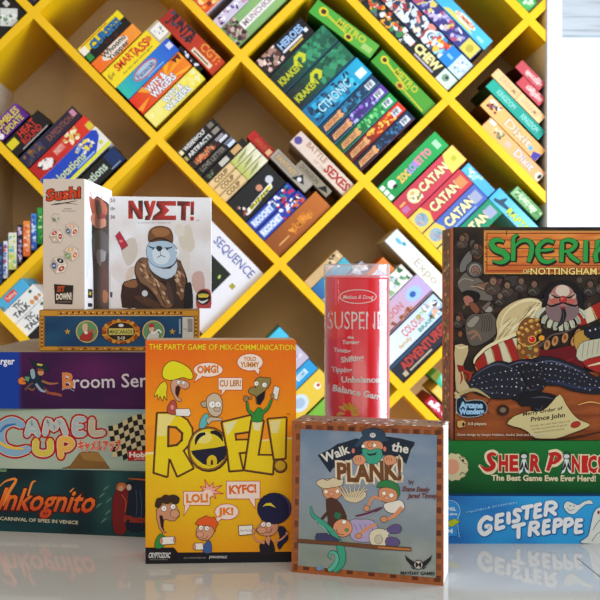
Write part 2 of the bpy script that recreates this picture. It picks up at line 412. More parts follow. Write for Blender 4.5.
bg('red and orange sunburst game box with white blue-edged lettering', (142.8,114.4),'u',69.5,20.5,'#e0431c',[('g',0,0,69.5,20.5,'#dd2f18','#ee8420'),('p',[(18,8),(2,2),(0,7)],'#f0982c'),('p',[(22,8),(12,20),(19,20)],'#f0a028'),('p',[(40,8),(48,20),(56,20)],'#f4a81e'),('p',[(40,8),(62,0),(70,2)],'#f6b024'),('p',[(40,10),(70,12),(72,18)],'#f2a020'),('t','WITS &',20,10.5,24,6.5,'#f2f4f4',.05,'#26528a'),('t','WAGERS',20,2.8,30,6.5,'#f2f4f4',.05,'#26528a'),('p',[(58,19),(60,13),(63,17),(66,12),(68,19)],'#5a1a18')],D=.27)
bg('yellow game box with white blue-edged lettering at the corner of its row', (155.8,127.5),'u',69.5,17.6,'#f0e43a',[('g',0,0,74,18.6,'#f0e680','#eedc28'),('n',4,2,18,15,['#f4f0a8','#eee884'],10,3),('n',52,2,70,15,['#e8eab0','#eee480'],10,3),('t','WITS &',24,9.7,24,6,'#eef4f6',.05,'#26528a'),('t','WAGERS',20,2.4,32,6,'#eef4f6',.05,'#26528a')],D=.27)
bg('red game box with black and orange lettering lying on top of the yellow row', (158.6,20.6),'v',77,19,'#b52a1c',[('g',0,0,77,22,'#a3261c','#c8401c'),('t','JUNTA',6,7,32,11,'#15202a',.06),('n',4,5,38,20,['#1a2a34','#30485a','#2a1a18','#141a20'],14,2.2),('t','CGT:',48,10,24,8,'#e09032',.05),('r',44,2,70,7,'#e4d8b8'),('r',46,3.5,66,5,'#6a3a2a')],D=.24)
bg('thin black game box with white specks under the red lying box', (177.4,48.6),'v',32,5,'#141018',[('n',6,1,26,5,['#e8e8f0','#9070b0','#c8c8d8'],9,1.5)],D=.2)

# compartment top middle ---------------------------------------------------------------------------
bg('white and blue game box beyond the orange one at the top edge', (188,-4.5),'u',60,15,'#e8eaf0',[('n',5,2,26,13,['#3a60a8','#dfe6f0','#202a50','#f4f4f8','#7aa0c8'],22,2)],D=.25)
bg('orange and red illustrated game box at the top of the photo', (206.2,14.1),'u',80,19.4,'#ddd0d4',[('r',0,0,26,20,'#d8541e'),('n',2,2,24,18,['#f0b040','#f4d890','#c83c18','#8a2414','#f09838'],34,3),('n',28,2,66,17,['#e8e4ec','#b03040','#7a88b8','#f2f0f4','#c8505a'],34,3)],D=.27)
bg('purple and white patterned game box at the top beside the green one', (220.3,28.6),'u',80,11.5,'#cfc6d8',[('n',4,2,60,11,['#6a50a0','#e8e4f0','#3c3468','#c898b0','#f2f0f6'],44,2.2)],D=.27)
bg('pale green game box with dark creature art and white name plate', (238.5,47.2),'u',95,26,'#8fbc74',[('g',0,0,95,34,'#7aa86a','#9cc87c'),('n',1,2,17,27,['#4a3034','#8a6a64','#c8b0a4','#2e2226','#6a4a50'],46,3),('r',17,8,64,17,'#efe9e4'),('t','MUNCHKIN',20,10,40,5.5,'#9a8f94',.04)],D=.28)

# compartment at the very top left ------------------------------------------------------------------
bg('black game box with white label art at the top left edge', (-50.8,89),'u',109,44,'#1b1816',[('p',[(80.5,9.5),(93,22),(105,9.5),(96,0.4),(89,0.4)],'#d8dcd6'),('n',86,3,99,16,['#f0f2ee','#b8c4bc','#8a8a80','#5a8a50','#e4e8e4'],40,1.8),('r',98,18,103,24,'#c8c8c0')],D=.27)
bg('small dark purple game box at the top left corner of the photo', (32.8,5.8),'u',24,12,'#2a2034',[('n',4,2,22,12,['#6a4a7a','#3a3048'],10,2)],D=.2)

# middle compartment with small black boxes ----------------------------------------------------------
for k_, (lab, c, pr) in enumerate([
  ('thin black card game box with white lettering, topmost of the stack of small boxes', '#171514', [('r',1,1.5,5,6,'#e8e0b0'),('t','WEREWOLF',7,2,28,4,'#e6e6e0',.04),('r',40,1,46,6,'#787068')]),
  ('second thin black card game box with white lettering in the small stack', '#1b1a18', [('r',1,1.5,4,6,'#a8a06a'),('t','ARTIFACTS',6,2,30,4,'#e6e6e0',.04),('r',39,1,47,6,'#8c8478')]),
  ('dark card game box with orange pictured spine in the small stack', '#2a1c18', [('n',6,1.2,32,7,['#a8401c','#c85a28','#6a2c1c','#e08a50'],30,1.6),('t','LABYRINTH',6,2.2,24,4,'#d8a070',.02),('r',38,1,48,4,'#d8dce4'),('r',36,4.6,46,7.5,'#9a98a0')]),
  ('black card game box with grey lettering and blue-white end in the small stack', '#191718', [('t','LOVE LETTER',5,2.5,32,4.5,'#8a8676',.03),('r',41,1,52,4.5,'#cfdcf0'),('r',40,5,50,8,'#6a7484')]),
  ]):
    ts = [24.2, 31.8, 39.4, 49.2]; Ts = [7.4, 7.4, 9.6, 9.4]
    t0 = ts[k_]
    A_ = node(-1, 0); tt = t0 + Ts[k_]; S_ = (A_[0] + VX*tt + UX*4.3, A_[1] + VY*tt + UY*4.3)
    bg(lab, S_, 'u', 50, Ts[k_], c, pr, D=.18)
A_ = node(-1, 0)
def NA(t, s=4.3): return (A_[0] + VX*t + UX*s, A_[1] + VY*t + UY*s)
bg('black game box with tan and white labels under the stack of small boxes', NA(67.4),'u',57,8.6,'#181614',[('r',22,1.2,33,6.5,'#c4c0b4'),('r',39,1,50,6.8,'#cda468'),('n',3,1.5,14,6,['#6a7a5a','#4a4a3a'],8,1.4)],D=.2)
for k_, lab in enumerate(['tan card game box with brown lettering, upper of three alike', 'tan card game box with brown lettering, middle of three alike', 'tan card game box with brown lettering, lowest of three alike']):
    bg(lab, NA(76.2+8.8*k_),'u',31,8.6,'#dfc28c',[('t','COUP',7,2,17,4.6,'#6a4a22',.05),('r',0.5,0.3,30.5,0.9,'#b8965c')],D=.18)
    bg(['pale yellow-green card game box beyond the tan boxes, upper of three','pale yellow-green card game box beyond the tan boxes, middle of three','pale yellow-green card game box beyond the tan boxes, lowest of three'][k_], NA(76.2+8.8*k_, 35.8),'u',28,8.6,'#d8d6a4',[('g',0,0,28,8.6,'#b8bf52','#e4dfc4'),('p',[(3,1.5),(16,3.2),(22,6.5),(10,5)],'#8a9060'),('r',18,1,26,2.4,'#f0ecd8')],D=.18)
bg('black game box with slanted yellow and white logo in the middle compartment', NA(122),'u',57,27,'#1b1c1e',[('p',[(8,3),(44,6),(46,11),(10,8)],'#f0efe4'),('p',[(12,4),(43,6.6),(44,9.8),(13,7.2)],'#d8ce28'),('t','BUZZER',14,4.8,26,3.6,'#22241c',.03),('c',34,15,3.4,'#c8886a'),('c',47,14,4,'#c8ccd2'),('n',3,3,10,16,['#a04a3a','#e8d8cc','#3a2a28'],8,1.8)],D=.25)
bg('blue game box with white and red pictures, first of two alike', NA(135.4),'u',58,13,'#2a3c98',[('r',3,2,30,10,'#7898d8'),('t','RICOCHET',4,3.2,26,5.6,'#e8eef8',.06),('n',30,1,56,11,['#c82838','#f0f0f4','#2a8a9a','#1c2048','#e8e8f0'],34,2)],D=.25)
bg('blue game box with white and red pictures, second of two alike beside the brown box', NA(148.2),'u',60,12.6,'#2c3ea0',[('r',3,2,30,10,'#86a4dc'),('t','RICOCHET',4,3.2,26,5.6,'#eef2f8',.06),('n',30,1,58,11,['#c82838','#f0f0f4','#1a1c28','#d86a2c','#e8e8f0'],34,2)],D=.25)
bg('rust brown game box at the lower corner of the middle compartment', NA(171),'u',72,22.6,'#a85a22',[('g',0,0,72,22,'#8a4a1c','#bc6a2a'),('r',8,8,22,9.4,'#e0a860'),('n',26,6,56,15,['#d8862a','#c8701e','#e09c3c'],18,2.4),('t','SAMURAI',28,7,26,6,'#d88a30',.02)],D=.27)
bg('small red game box lying on the pale boxes in the middle compartment', (246.5,137),'v',31,11,'#a81e1e',[('g',0,0,31,11,'#b4201e','#8c1a1a'),('t','GOLD',8,3.5,14,4,'#b8622c',.03),('r',24,2,29,8,'#d8a878')],D=.2)
bg('grey game box with tan lettering lying beside the small red one', (269.4,157),'v',50,12.6,'#a49c8e',[('r',3,2,33,11,'#8e8678'),('t','FANTASY',5,4,26,5,'#c4a060',.04),('p',[(30,1),(44,5),(36,12)],'#17181a'),('c',37,5.5,2.4,'#d4d6d8')],D=.22)
bg('second grey game box with brown lettering under the cream lying box', (295,166),'v',44,9.2,'#8e8470',[('t','DUNGEON',4,2.5,24,4.4,'#5e5240',.03),('p',[(31,0.5),(42,4),(36,9)],'#141416')],D=.22)
bg('cream game box with red and brown lettering leaning against the yellow board', (289.8,141.7),'v',76.2,16.2,'#ddc8b4',[('g',0,0,78,16.4,'#d9c6b8','#dccab6'),('c',5,7,4.2,'#5a4a90'),('t','BATTLE',14,9,26,5.5,'#a87a5c',.03),('t','OF THE',30,3,16,3,'#b08a70',.02),('t','SEXES',44,4,30,8.4,'#a8322a',.06)],D=.26)

# compartment of dark fantasy boxes ------------------------------------------------------------------
B_ = node(-1, 1)
def NB(t, s=4.3): return (B_[0] + VX*t + UX*s, B_[1] + VY*t + UY*s)
bg('black game box with pale blue lettering and creature art, first of the dark fantasy row', NB(34.8),'u',65,20.8,'#161618',[('n',3,3,25,20,['#a88070','#d8b4a8','#5a3a34','#e8d8d0','#3a2624'],34,3),('t','HEROES',29,10,30,7,'#9cc0e4',.05,'#2a4a7a'),('r',28,6,54,8.4,'#d8d8dc'),('r',34,3,52,5,'#c8a83c'),('r',58,6,62,10,'#e4e4e4')],D=.27)
for k_, (tt, lab) in enumerate([(58, 'dark green game box with curled yellow emblem, nearer the black box'), (81.3, 'dark green game box with curled yellow emblem, nearer the cyan box')]):
    bg(lab, NB(tt),'u',76,23.2,'#16302c',[('g',0,0,76,23.2,'#121c20','#1e6a4c'),('n',36,3,74,21,['#1e5a44','#2a8058','#184a3c','#3a9468'],46,4),
      ('r',0,0,76,1.4,'#143a5c'),('t','KRAKEN',4,7,28,7,'#b8bc20',.06),('p',[(26,13),(32,20),(40,20),(43,14),(38,9),(34,10),(38,14),(36,17),(32,15),(30,11)],'#c4c824'),('n',8,14,24,20,['#263430','#1a2826'],10,2)],D=.28)
bg('glowing cyan game box with dark ornate lettering in the fantasy row', NB(104.4),'u',77,23,'#1a86b8',[('g',0,0,77,21.6,'#1c6a98','#1ea8cc'),('n',4,2,60,20,['#123a58','#2aa8d0','#1a5a84','#48c4e4','#0e2c44'],56,3),('t','CTHONIC',14,6,40,9,'#a8dcf0',.04,'#12384e'),('r',64,4,74,12,'#dcecf2')],D=.28)
for k_, (c1, c2, nz, lab) in enumerate([
   ('#143a50', '#1c3a5c', ['#2a6a90','#1a2a40','#3a8ab0'], 'teal and navy fantasy game box with orange name plate, first of five alike'),
   ('#1a2640', '#5a3a98', ['#8a60c8','#a8b8e8','#3a2a70'], 'purple fantasy game box with orange name plate and white figure'),
   ('#164a2c', '#22a048', ['#5ac070','#1a6a38','#8ad890'], 'bright green fantasy game box with orange name plate'),
   ('#4a1a14', '#d83c1c', ['#e8a030','#c83018','#f0c850'], 'red and orange fantasy game box with orange name plate'),
   ('#14202c', '#1c3458', ['#2a5a80','#16283c','#3a74a0'], 'navy fantasy game box with orange name plate at the corner')]):
    bg(lab, NB(117 + 12.5*k_),'u',76,12.4,c1,[('g',14,0,76,11.6,c1,c2),('n',30,1.5,62,10,nz,26,2.2),('r',0,0,76,.7,'#3a9aa0' if k_<3 else '#8a2020'),
      ('p',[(3,3.2),(5,8.6),(24,8.8),(26,10),(29,9),(27,6.5),(29,3.4),(25,2),(22,3)],'#dba068'),('t','DESCENT',6,4.2,18,3.4,'#8a4a28',.05),('r',62,2.5,72,9,'#d4dadf'),('t','FF',64,3.6,6,4.4,'#4a5a64',.06)],D=.28)
bg('lime green game box with yellow lettering leaning under the top board', (308.4,12), 37,77,16.5,'#3f9a34',[('g',0,0,80,16.5,'#46a63a','#5aa83c'),('c',12,9.5,(5.2,4.6),'#d4c72c'),('c',12,9.5,(2.8,2.6),'#4a3018'),('p',[(15,10.5),(42,6.5),(42,5),(15,8)],'#c8c22e'),('t','METRO',29,7.5,34,6.5,'#c8c030',.04),('r',63,3,74,9,'#9cc468'),('c',47,4,(5,3.6),'#cfc02c'),('c',47,4,(2.6,2.2),'#4a2c14')],D=.27)
bg('second lime green game box with yellow lettering, nearer the board crossing', (370.6,61.2), 'v',77,17,'#3f9434',[('g',0,0,82,17,'#40982f','#4e9a30'),('c',9,11,(4.6,4),'#d0c42c'),('c',9,11,(2.4,2.2),'#4a3018'),('p',[(12,12),(46,7),(46,5.4),(12,9.6)],'#c8c22e'),('t','METRO',24,8.5,30,6.5,'#c4bc2e',.04),('c',38,3.6,(5,3.4),'#c8a82c'),('c',38,3.6,(2.6,2),'#7a3a1c'),('p',[(41,4.5),(72,2.6),(72,1.2),(41,3)],'#c8b82e')],D=.27)

# compartment above, lying boxes -------------------------------------------------------------------------
E_ = node(0, 2)
def NE(b, s=4.3): return (E_[0] - VX*b + UX*s, E_[1] - VY*b + UY*s)
bg('black game box with large cream lettering lying along the yellow board', NE(130),'v',124,15.5,'#1c2022',[('n',4,2,66,14,['#3a8a4a','#e8ecea','#c8502c','#26343c','#f0a030','#5a6a70'],60,3.4),('r',56,5,66,12,'#dce0e4'),('t','CHEW',70,5.5,32,8.5,'#e6dc96',.09,'#2a261c'),('r',74,1.6,100,3.6,'#b0a8b4'),('r',106,0.5,123.5,14.8,'#cfe2cc'),('c',113,8,(4,4),'#7a9a84'),('c',114,9,(1.8,1.8),'#22362c')],D=.27)
bg('colourful comic game box with blue patch and white barcode end', NE(127.5, 20),'v',122,21.5,'#283246',[('n',3,2,84,20,['#c8d8e4','#a03a30','#48586a','#e8d8c0','#2a3858','#e09080','#d8e8f0'],110,3.8),('c',71,11,(7,6.6),'#dfe8ea'),('c',71,11,(4.4,4.2),'#5a7a8c'),('t','C',69,8,4,6,'#e6eef0',.06),('n',74,2,96,20,['#e05030','#8ad0e8','#d8ecf0','#c83428','#f0c040','#2a90c8'],50,3),('r',92,1,105,20.5,'#1f83dc'),('r',95,9,102,12,'#8ac0ee'),('r',105,0.5,121.5,20.6,'#c4dce8'),('n',108,4,119,17,['#8a9ab0','#e6eef4','#a8b8c8'],20,1.6)],D=.27)
bg('purple and navy comic game box with yellow square end', NE(124, 42),'v',112,16.8,'#3a3c80',[('n',3,2,92,15,['#8a90c8','#e4e4f0','#4a3a80','#c8b8e0','#d8c868','#2c3468','#b05070'],90,3.2),('r',95,1,111,15.6,'#d8cc58'),('c',103,8,(4,4),'#b8a83c')],D=.27)
bg('cyan game box with orange lettering on top of the lying stack', NE(120, 59.2),'v',110,13.2,'#4ab4dc',[('g',0,0,110,13.2,'#3aa8d8','#52c0e4'),('p',[(50,1),(92,2),(80,6),(56,5)],'#d8d060'),('c',76,7.4,(14,3.8),'#e8ecd8'),('t','SUMMER',64,5.6,24,4.2,'#d8642c',.04),('r',96,3,104,6,'#a8dcf0')],D=.27)
bg('green game box wedged in the small top right compartment', (500.4,-16.3),'v',40,13.5,'#4cb45a',[('n',12,3,38,11,['#e0f0d8','#7ad07c','#3a9a48','#c8e8b8'],24,2)],D=.2)

# compartment of the orange stack at the right ----------------------------------------------------------
bg('red card game box with pale lettering, topmost by the white upright', (515,67),'v',33.6,10.8,'#c04a52',[('n',12,2.5,30,8.6,['#d89a94','#e0b0a8','#c87a78'],16,2),('t','KINGDOM',11,3.6,20,3.6,'#e8c8bc',.05)],D=.2,side='#4a1a1c')
bg('red card game box with pale lettering, under the topmost red one', (516,83),'v',32.6,10.6,'#c2484f',[('n',12,2.5,30,8.4,['#d89a94','#e0b0a8','#c87a78'],16,2),('t','KINGDOM',10,3.6,20,3.6,'#e8c8bc',.05)],D=.2,side='#4a1a1c')
bg('pale orange long game box above the teal one in the right stack', (491,75.2),'v',68,10.6,'#eec288',[('t','DREAMS',9,3,24,5,'#c8a878',.03),('t','DREAMS',40,3,22,5,'#c8a878',.03),('r',33.5,0.5,34.5,10,'#c89858')],D=.23,side='#4a2a18')
bg('teal long game box with pale lettering in the right stack', (485.5,86.5),'v',75,11.6,'#1fa08c',[('g',0,0,74,11.6,'#22a890','#17907e'),('t','KINGDOM',12,3.2,24,5,'#8accbc',.05),('t','KINGDOM',46,3.2,22,5,'#8accbc',.05)],D=.26,side='#123c36')
bg('orange game box with small figure art above the lowest one in the right stack', (480,105.3),'v',78.6,15.8,'#f0b168',[('g',0,0,88,15.8,'#f0b66c','#eaa65c'),('n',3,5,17,14,['#7a3a2c','#3a5a98','#c86040','#f0e0c8','#2a2430'],18,2.2),('t','Dixit',30,4,34,8,'#d8c8a8',.04,'#b09068'),('c',66,6,(2.6,2.4),'#58a8c8'),('p',[(72,0),(79,0),(79,9),(70,6)],'#3a3a98')],D=.28,side='#4a2614')
bg('orange game box with pale lettering, lowest of the right stack', (481.4,126.4),'v',79,13.6,'#f0ac68',[('g',0,0,82,14.6,'#f2b470','#eaa264'),('n',12,3,22,11,['#5a5a40','#8a8a58','#c8d0b0'],14,1.8),('r',28,4,35,9,'#f0b0a0'),('t','Dixit',42,3.4,24,7.4,'#d0c8c0',.04,'#a89078'),('c',76,6,(4.4,4.6),'#dcd0c0'),('c',76.5,6,(1.8,2.6),'#2a2420'),('r',2,9,9,13,'#efe0d4')],D=.28,side='#4a2614')

# compartment of the settler boxes ------------------------------------------------------------------------
D_ = node(0, 1)
def ND(t, s=4.3): return (D_[0] + VX*t + UX*s, D_[1] + VY*t + UY*s)
bg('green game box with rainbow lettering, upper left of its compartment', ND(33.6),'u',81,20.4,'#1f9e4c',[('g',0,0,81,20.4,'#1c8e44','#26a652'),('r',1,1,6,6,'#dfe8e0'),('r',1,7.4,6,12,'#dfe8e0'),('r',1,13.4,6,18,'#dfe8e0'),('c',13,12,(4.4,4.4),'#e4e8e6'),('c',14,8.4,(3,2),'#2a2c2a'),('t','ZOO',21,6,14,7,'#e8b858',.09),('t','LOR',34,6.4,13,7,'#a888d8',.09),('t','ETTO',46,6.8,18,7,'#e08098',.09),('r',70,5,76,14,'#a8d8b0')],D=.27)
HEX = '#8fa8b4'
def catan(lab, t0, L, c, extra=()):
    pr = [('p',[(0,0),(17,0),(21,10),(17,19.8),(0,19.8)],'#e2c450'),('c',9.5,10,(7,7),HEX),('n',5,5,14,15,['#a88a98','#6a9a98','#c0a890','#7890b0'],10,2),
          ('t','CATAN',24,6,36,9,'#efdfa0',.07,'#5a2a28' if c[1] == 'c' else '#26425a'),('r',L-13,4,L-3,15,'#d08850' if c[1] == 'c' else '#9aa0b8')] + list(extra)
    bg(lab, ND(t0),'u',L,20.6,c,pr,D=.29)
bg('red strategy game box with cream lettering and yellow end piece', ND(56.5),'u',84,21.6,'#c63c4c',[('g',0,0,66,21.6,'#b83a4a','#cc4252'),('r',2,4,9,10,'#b86a98'),('r',3,12,10,14,'#e0b058'),('c',21,11,(7.4,7.4),'#e2d8a0'),('n',16,5,27,17,['#c8b070','#f0eccc','#8a7a40'],12,2.2),('t','CATAN',30,7,35,8.4,'#f0e0a4',.07,'#6a2028'),('p',[(64,0.5),(84,0.5),(84,21),(70,21),(66,14)],'#e8d05c'),('r',73,8,78,13,'#b8b838')],D=.29)
catan('second red strategy game box with cream lettering and hexagon badge', 77.5, 72, '#c43848')
catan('blue strategy game box with cream lettering and hexagon badge', 98.5, 72, '#4a66b0', [('r',26,1.6,58,3,'#8ab0dc')])
catan('green strategy game box with cream lettering, partly behind the tall dark box', 119.5, 72, '#1c8a62')
bg('light blue small game box lying on the ends of the red and blue boxes', (461,170.1),'v',38,11,'#5ab4e0',[('g',0,0,38,12,'#58b8e0','#4aa4d8'),('n',4,2,22,10,['#a8d8a0','#8ad0ec','#d8ecf4','#3a90c8'],20,2)],D=.2)
bg('sky blue game box with bare branch picture in the right compartment', (488.6,198.5),'v',66,16,'#5abce4',[('g',0,0,66,16.5,'#48b0e0','#8ad4e8'),('p',[(4,2),(28,6),(30,9),(24,8),(12,8),(4,5)],'#2c4a5c'),('p',[(8,6),(12,13),(14,13),(14,7)],'#2a4858'),('t','RAPTOR',22,2.5,36,6.5,'#c8dc48',.05,'#3a8048')],D=.24)
bg('grassy green game box with pale lettering, rightmost under the orange stack', (510,193.3),'v',38,11,'#6aa45a',[('g',0,0,40,11,'#8ab880','#4c8a44'),('n',4,2,36,9,['#9cc890','#3a7a3c','#c8dcb0','#5a9850'],30,2),('t','GARDEN',8,3.5,22,4,'#dce8c8',.03)],D=.2)

# compartment in the lower right behind the tube ------------------------------------------------------------
C_ = node(0, 0)
def NC(t, s=4.3): return (C_[0] + VX*t + UX*s, C_[1] + VY*t + UY*s)
bg('teal blue game box at the lower left of the compartment behind the red tube', NC(54),'u',46,15,'#2a7aa8',[('g',0,0,46,15,'#2a5c98','#48b0c0')],D=.24)
bg('grey-blue game box just above the rim of the red tube', NC(66.5),'u',56,12.4,'#8a98a8',[('n',38,2,54,10,['#dfe6ec','#5a6878','#b8c4cc'],16,2.4)],D=.24)
bg('tan game box with dark tip behind the red tube', NC(39),'u',46,10,'#c8a878',[('n',30,2,44,8,['#3a3028','#e0c8a0'],10,2)],D=.2)
bg('orange game box with white label behind the right rim of the tube', NC(84),'u',74,17.4,'#d06a28',[('g',0,0,74,17.4,'#b85420','#dc7a34'),('r',52,2,66,12,'#e6e4e4'),('n',54,4,64,10,['#b8b8c4','#f0f0f2'],10,1.6)],D=.24)
bg('pale game box with green leaf picture beside the red tube', NC(102),'u',82,17.8,'#d6d4c8',[('n',50,2,80,16,['#2a6a3a','#8ab080','#f0eee4','#b8c8d8','#58906a'],40,3),('r',20,3,46,14,'#e4e0d8'),('t','FAUNA',26,5,22,6,'#7a5a4a',.03)],D=.26)
bg('lilac game box with blue patch and red lettering beside the tube', NC(126.5),'u',86,24.2,'#c4a8c4',[('g',0,0,86,24.2,'#d0a898','#b8a4d0'),('c',70,12,(9,7),'#9cc0ea'),('c',69,12,(3.4,3),'#2a5aa8'),('t','BALLOON',18,9,36,7,'#c06a68',.04),('r',0.5,0.5,85,2,'#6a3420'),('n',4,1,60,6,['#8a4a28','#c88858','#a87050'],22,2.4)],D=.27)
bg('white and pale blue game box with orange and green lettering beside the tube', NC(149.5),'u',84,21.6,'#dbe4ee',[('g',0,0,84,21.6,'#e0e6f0','#b4d0e4'),('n',66,3,82,19,['#8a4a38','#d8a888','#7ab4d8','#4a3a38','#e8e4e0'],34,3),('t','COLOUR',34,9,26,8,'#c86a50',.05),('t','BRAIN',48,2.4,20,4,'#3a7a4a',.04),('t','family',22,4,16,4,'#c8a03a',.04),('t','game',54,14,12,4,'#9ab04a',.03)],D=.27)
bg('black game box with red block lettering at the lower board crossing', NC(171.8),'u',90,21.8,'#232632',[('r',1,18.5,89,21,'#2a4a68'),('t','ADVENTURERS',10,8,66,8.4,'#b03c34',.06,'#5a1a18'),('r',14,4,44,5.6,'#b8b090'),('r',6,3,11,8,'#b8a888'),('c',82,6,(3,3),'#c8b898')],D=.28)
bg('ivory game box with faint grey lettering lying under the yellow board', (384.4,241),'v',92,18,'#e6dfc6',[('g',0,0,92,18.8,'#d8e6ea','#ece2c6'),('c',10,10,(4.4,2),'#6ab4d4'),('c',16,12,(2.4,1.8),'#3a98b0'),('t','Expo',36,5,30,8,'#b8ae98',.01),('r',28,12,56,12.6,'#b8c8b0')],D=.27)

# compartment low at the right, seen above the small pirate box ----------------------------------------------
bg('small red and white game box seen low by the tall dark box', (424,402.5),'v',32,11,'#a81c30',[('n',4,2,26,9,['#e8d8dc','#f0e8ea','#c84a5a'],18,2.6)],D=.2)
bg('small yellow game box above the red and white one', (431,391),'v',32,10,'#e0b848',[('r',2,1,30,8,'#e8c860')],D=.2)
bg('small green and teal game box, uppermost of the low trio', (430.4,376.6),'v',32,10.4,'#3ab48c',[('p',[(0,0),(8,0),(5,11),(0,11)],'#7a7a20'),('n',6,2,28,9,['#58c8a0','#2a9a78','#8ae0c0'],16,2.4)],D=.2)

# compartment between the orange box and the tube --------------------------------------------------------------
Q_ = node(0, -1)
def NQ(t, s=4.3): return (Q_[0] + VX*t + UX*s, Q_[1] + VY*t + UY*s)
bg('cyan game box whose corner peeks above the orange cartoon box', NQ(58),'u',69,14,'#38b4dc',[('g',0,0,69,14,'#2a98c8','#4cc4e4')],D=.25)
bg('lilac grey game box just right of the orange cartoon box', NQ(87),'u',68.5,28,'#c0b8cc',[('n',40,3,66,24,['#d8d4e0','#a8a0bc','#e8e4ee','#c8a8a8'],26,3)],D=.25)
bg('bright blue game box with white patch right of the cartoon box', NQ(101),'u',67,13.6,'#2c9cd4',[('r',44,4,58,9.5,'#c8e4f2'),('t','GAME',46,5,10,3.6,'#6aa8cc',.02)],D=.25)
bg('yellow game box with round pale picture between cartoon box and tube', NQ(125),'u',68,23.6,'#e4c444',[('c',30,12,(10,8.4),'#cfe0ea'),('c',30,12,(6,5),'#a8c0d8'),('c',55,12,(3.6,3.6),'#f0ecd8'),('c',56,12,(1.8,1.6),'#b03830')],D=.25)
bg('lime green game box beside the lower left of the red tube', NQ(146),'u',84,19.5,'#78b83c',[('g',0,0,84,19.5,'#68a834','#8ac84a')],D=.25)

# left lower compartments -----------------------------------------------------------------------------------------
bg('large white game box with black board picture leaning behind the white bear box', (133.5,263.5),'v',98.8,86,'#e6e6ea',[('t','SEQUENCE',40,72,52,8.6,'#5a66a8',.02),('p',[(0,4),(76,4),(76,62),(0,62)],'#20261f'),('n',4,6,70,58,['#b8c860','#8a9ab0','#e0e4dc','#4a5a48','#a8b858'],26,3.2),('r',83,52,88,57,'#a8a030')],D=.06,back=.02)
for k_, (x0, x1, yt, c1, c2, nz, lab) in enumerate([
  (-6.5, 2.2, 243, '#1c2c50', '#24508a', ['#4a6aa0','#1a2440'], 'dark blue slim game box, leftmost of the upright slim row'),
  (2.8, 7.4, 241, '#dfe4ee', '#c8d8ea', ['#2a50a0','#c83028','#9ab8d8'], 'white and blue slim game box, second of the upright slim row'),
  (7.8, 16.4, 232.6, '#e6e8dc', '#c0cc58', ['#b8c84a','#48b0c0','#e8ecd8'], 'white and lime slim game box in the upright slim row'),
  (16.8, 22.2, 224.8, '#1c1a26', '#2a2434', ['#a890c0','#c8b8d8','#5a4a78'], 'black slim game box with lilac lettering in the upright slim row'),
  (22.6, 30.0, 220.8, '#e88a3c', '#e0702a', ['#f0c8b0','#d8582c','#f0a870'], 'orange slim game box in the upright slim row'),
  (30.6, 36.2, 213.6, '#3a8ad8', '#2a3aa8', ['#c8dcf0','#2a52b8','#8a9aa0'], 'blue slim game box in the upright slim row'),
  (36.6, 42.4, 207.6, '#2a9a40', '#1a7a30', ['#b8e0a0','#2aa048','#1c6a2c'], 'green slim game box, tallest in the upright slim row'),
  (42.8, 49.0, 203.0, '#7a6a58', '#5a4a40', ['#a89a80','#4a3a30'], 'brown slim game box partly behind the white dice box')]):
    yb = 304.0 - (x1 + 12) * 0.982 - 6.4; w = yb - yt
    # spine stands upright: length runs up the picture
    bg(lab, (x1, yb), -90, w, x1-x0, c1, [('g',0,0,w,x1-x0,c2,c1),('n',3,1,w-3,x1-x0-1,nz,26,1.8)], D=.16)
P_ = node(-1, -2)
def NP(t, s=4.3): return (P_[0] + VX*t + UX*s, P_[1] + VY*t + UY*s)
bg('light blue game box with red label left of the word game boxes', NP(16.4),'u',37,12,'#4ab0e0',[('r',10,3,24,9.5,'#d8402c'),('t','Talking',11,4.6,12,3.4,'#f0d8d0',.03),('c',1.5,3,2.5,'#6a7a88')],D=.2)
for k_, lab in enumerate(['white word game box with black lettering, upper of two alike', 'white word game box with black lettering, lower of two alike']):
    bg(lab, NP(33.5+17*k_),'u',41,17,'#e8ecea',[('t','TIC',11,9.5,10,5,'#20242c',.05),('t','TALK',5,2.6,19,5.4,'#20242c',.05),('c',34,13,(2,1.6),'#2a6a4a'),('c',28,4,(2.2,2.6),'#d89a4a'),('c',33.5,4,(2.2,2.8),'#b87a50'),('c',38,4,(1.6,2),'#c88a40')],D=.2)
bg('black game box with pink spot under the white word game boxes', NP(65),'u',30,14,'#1c1a1c',[('c',20,8,(5,5),'#d8a898')],D=.2)
# ================================================================ table
tb = thing('display_table', 'glossy white table in front carrying the displayed games', 'table', (0.05, 1.1, 0))
slab('table_top', -1.25, -0.68, TZ-0.035, 1.25, 0.62, TZ, M_TABLE, tb, 0.002)
slab('apron', -1.15, -0.6, TZ-0.11, 1.15, 0.54, TZ-0.0355, M_TRIM, tb, 0.002)
for x in (-1.12, 1.06):
    for y in (-0.58, 0.46): slab('leg', x, y, 0, x+0.06, y+0.06, TZ-0.1105, M_METAL, tb, 0.002)
# ================================================================ displayed games
YELLOW = '#e6cc14'
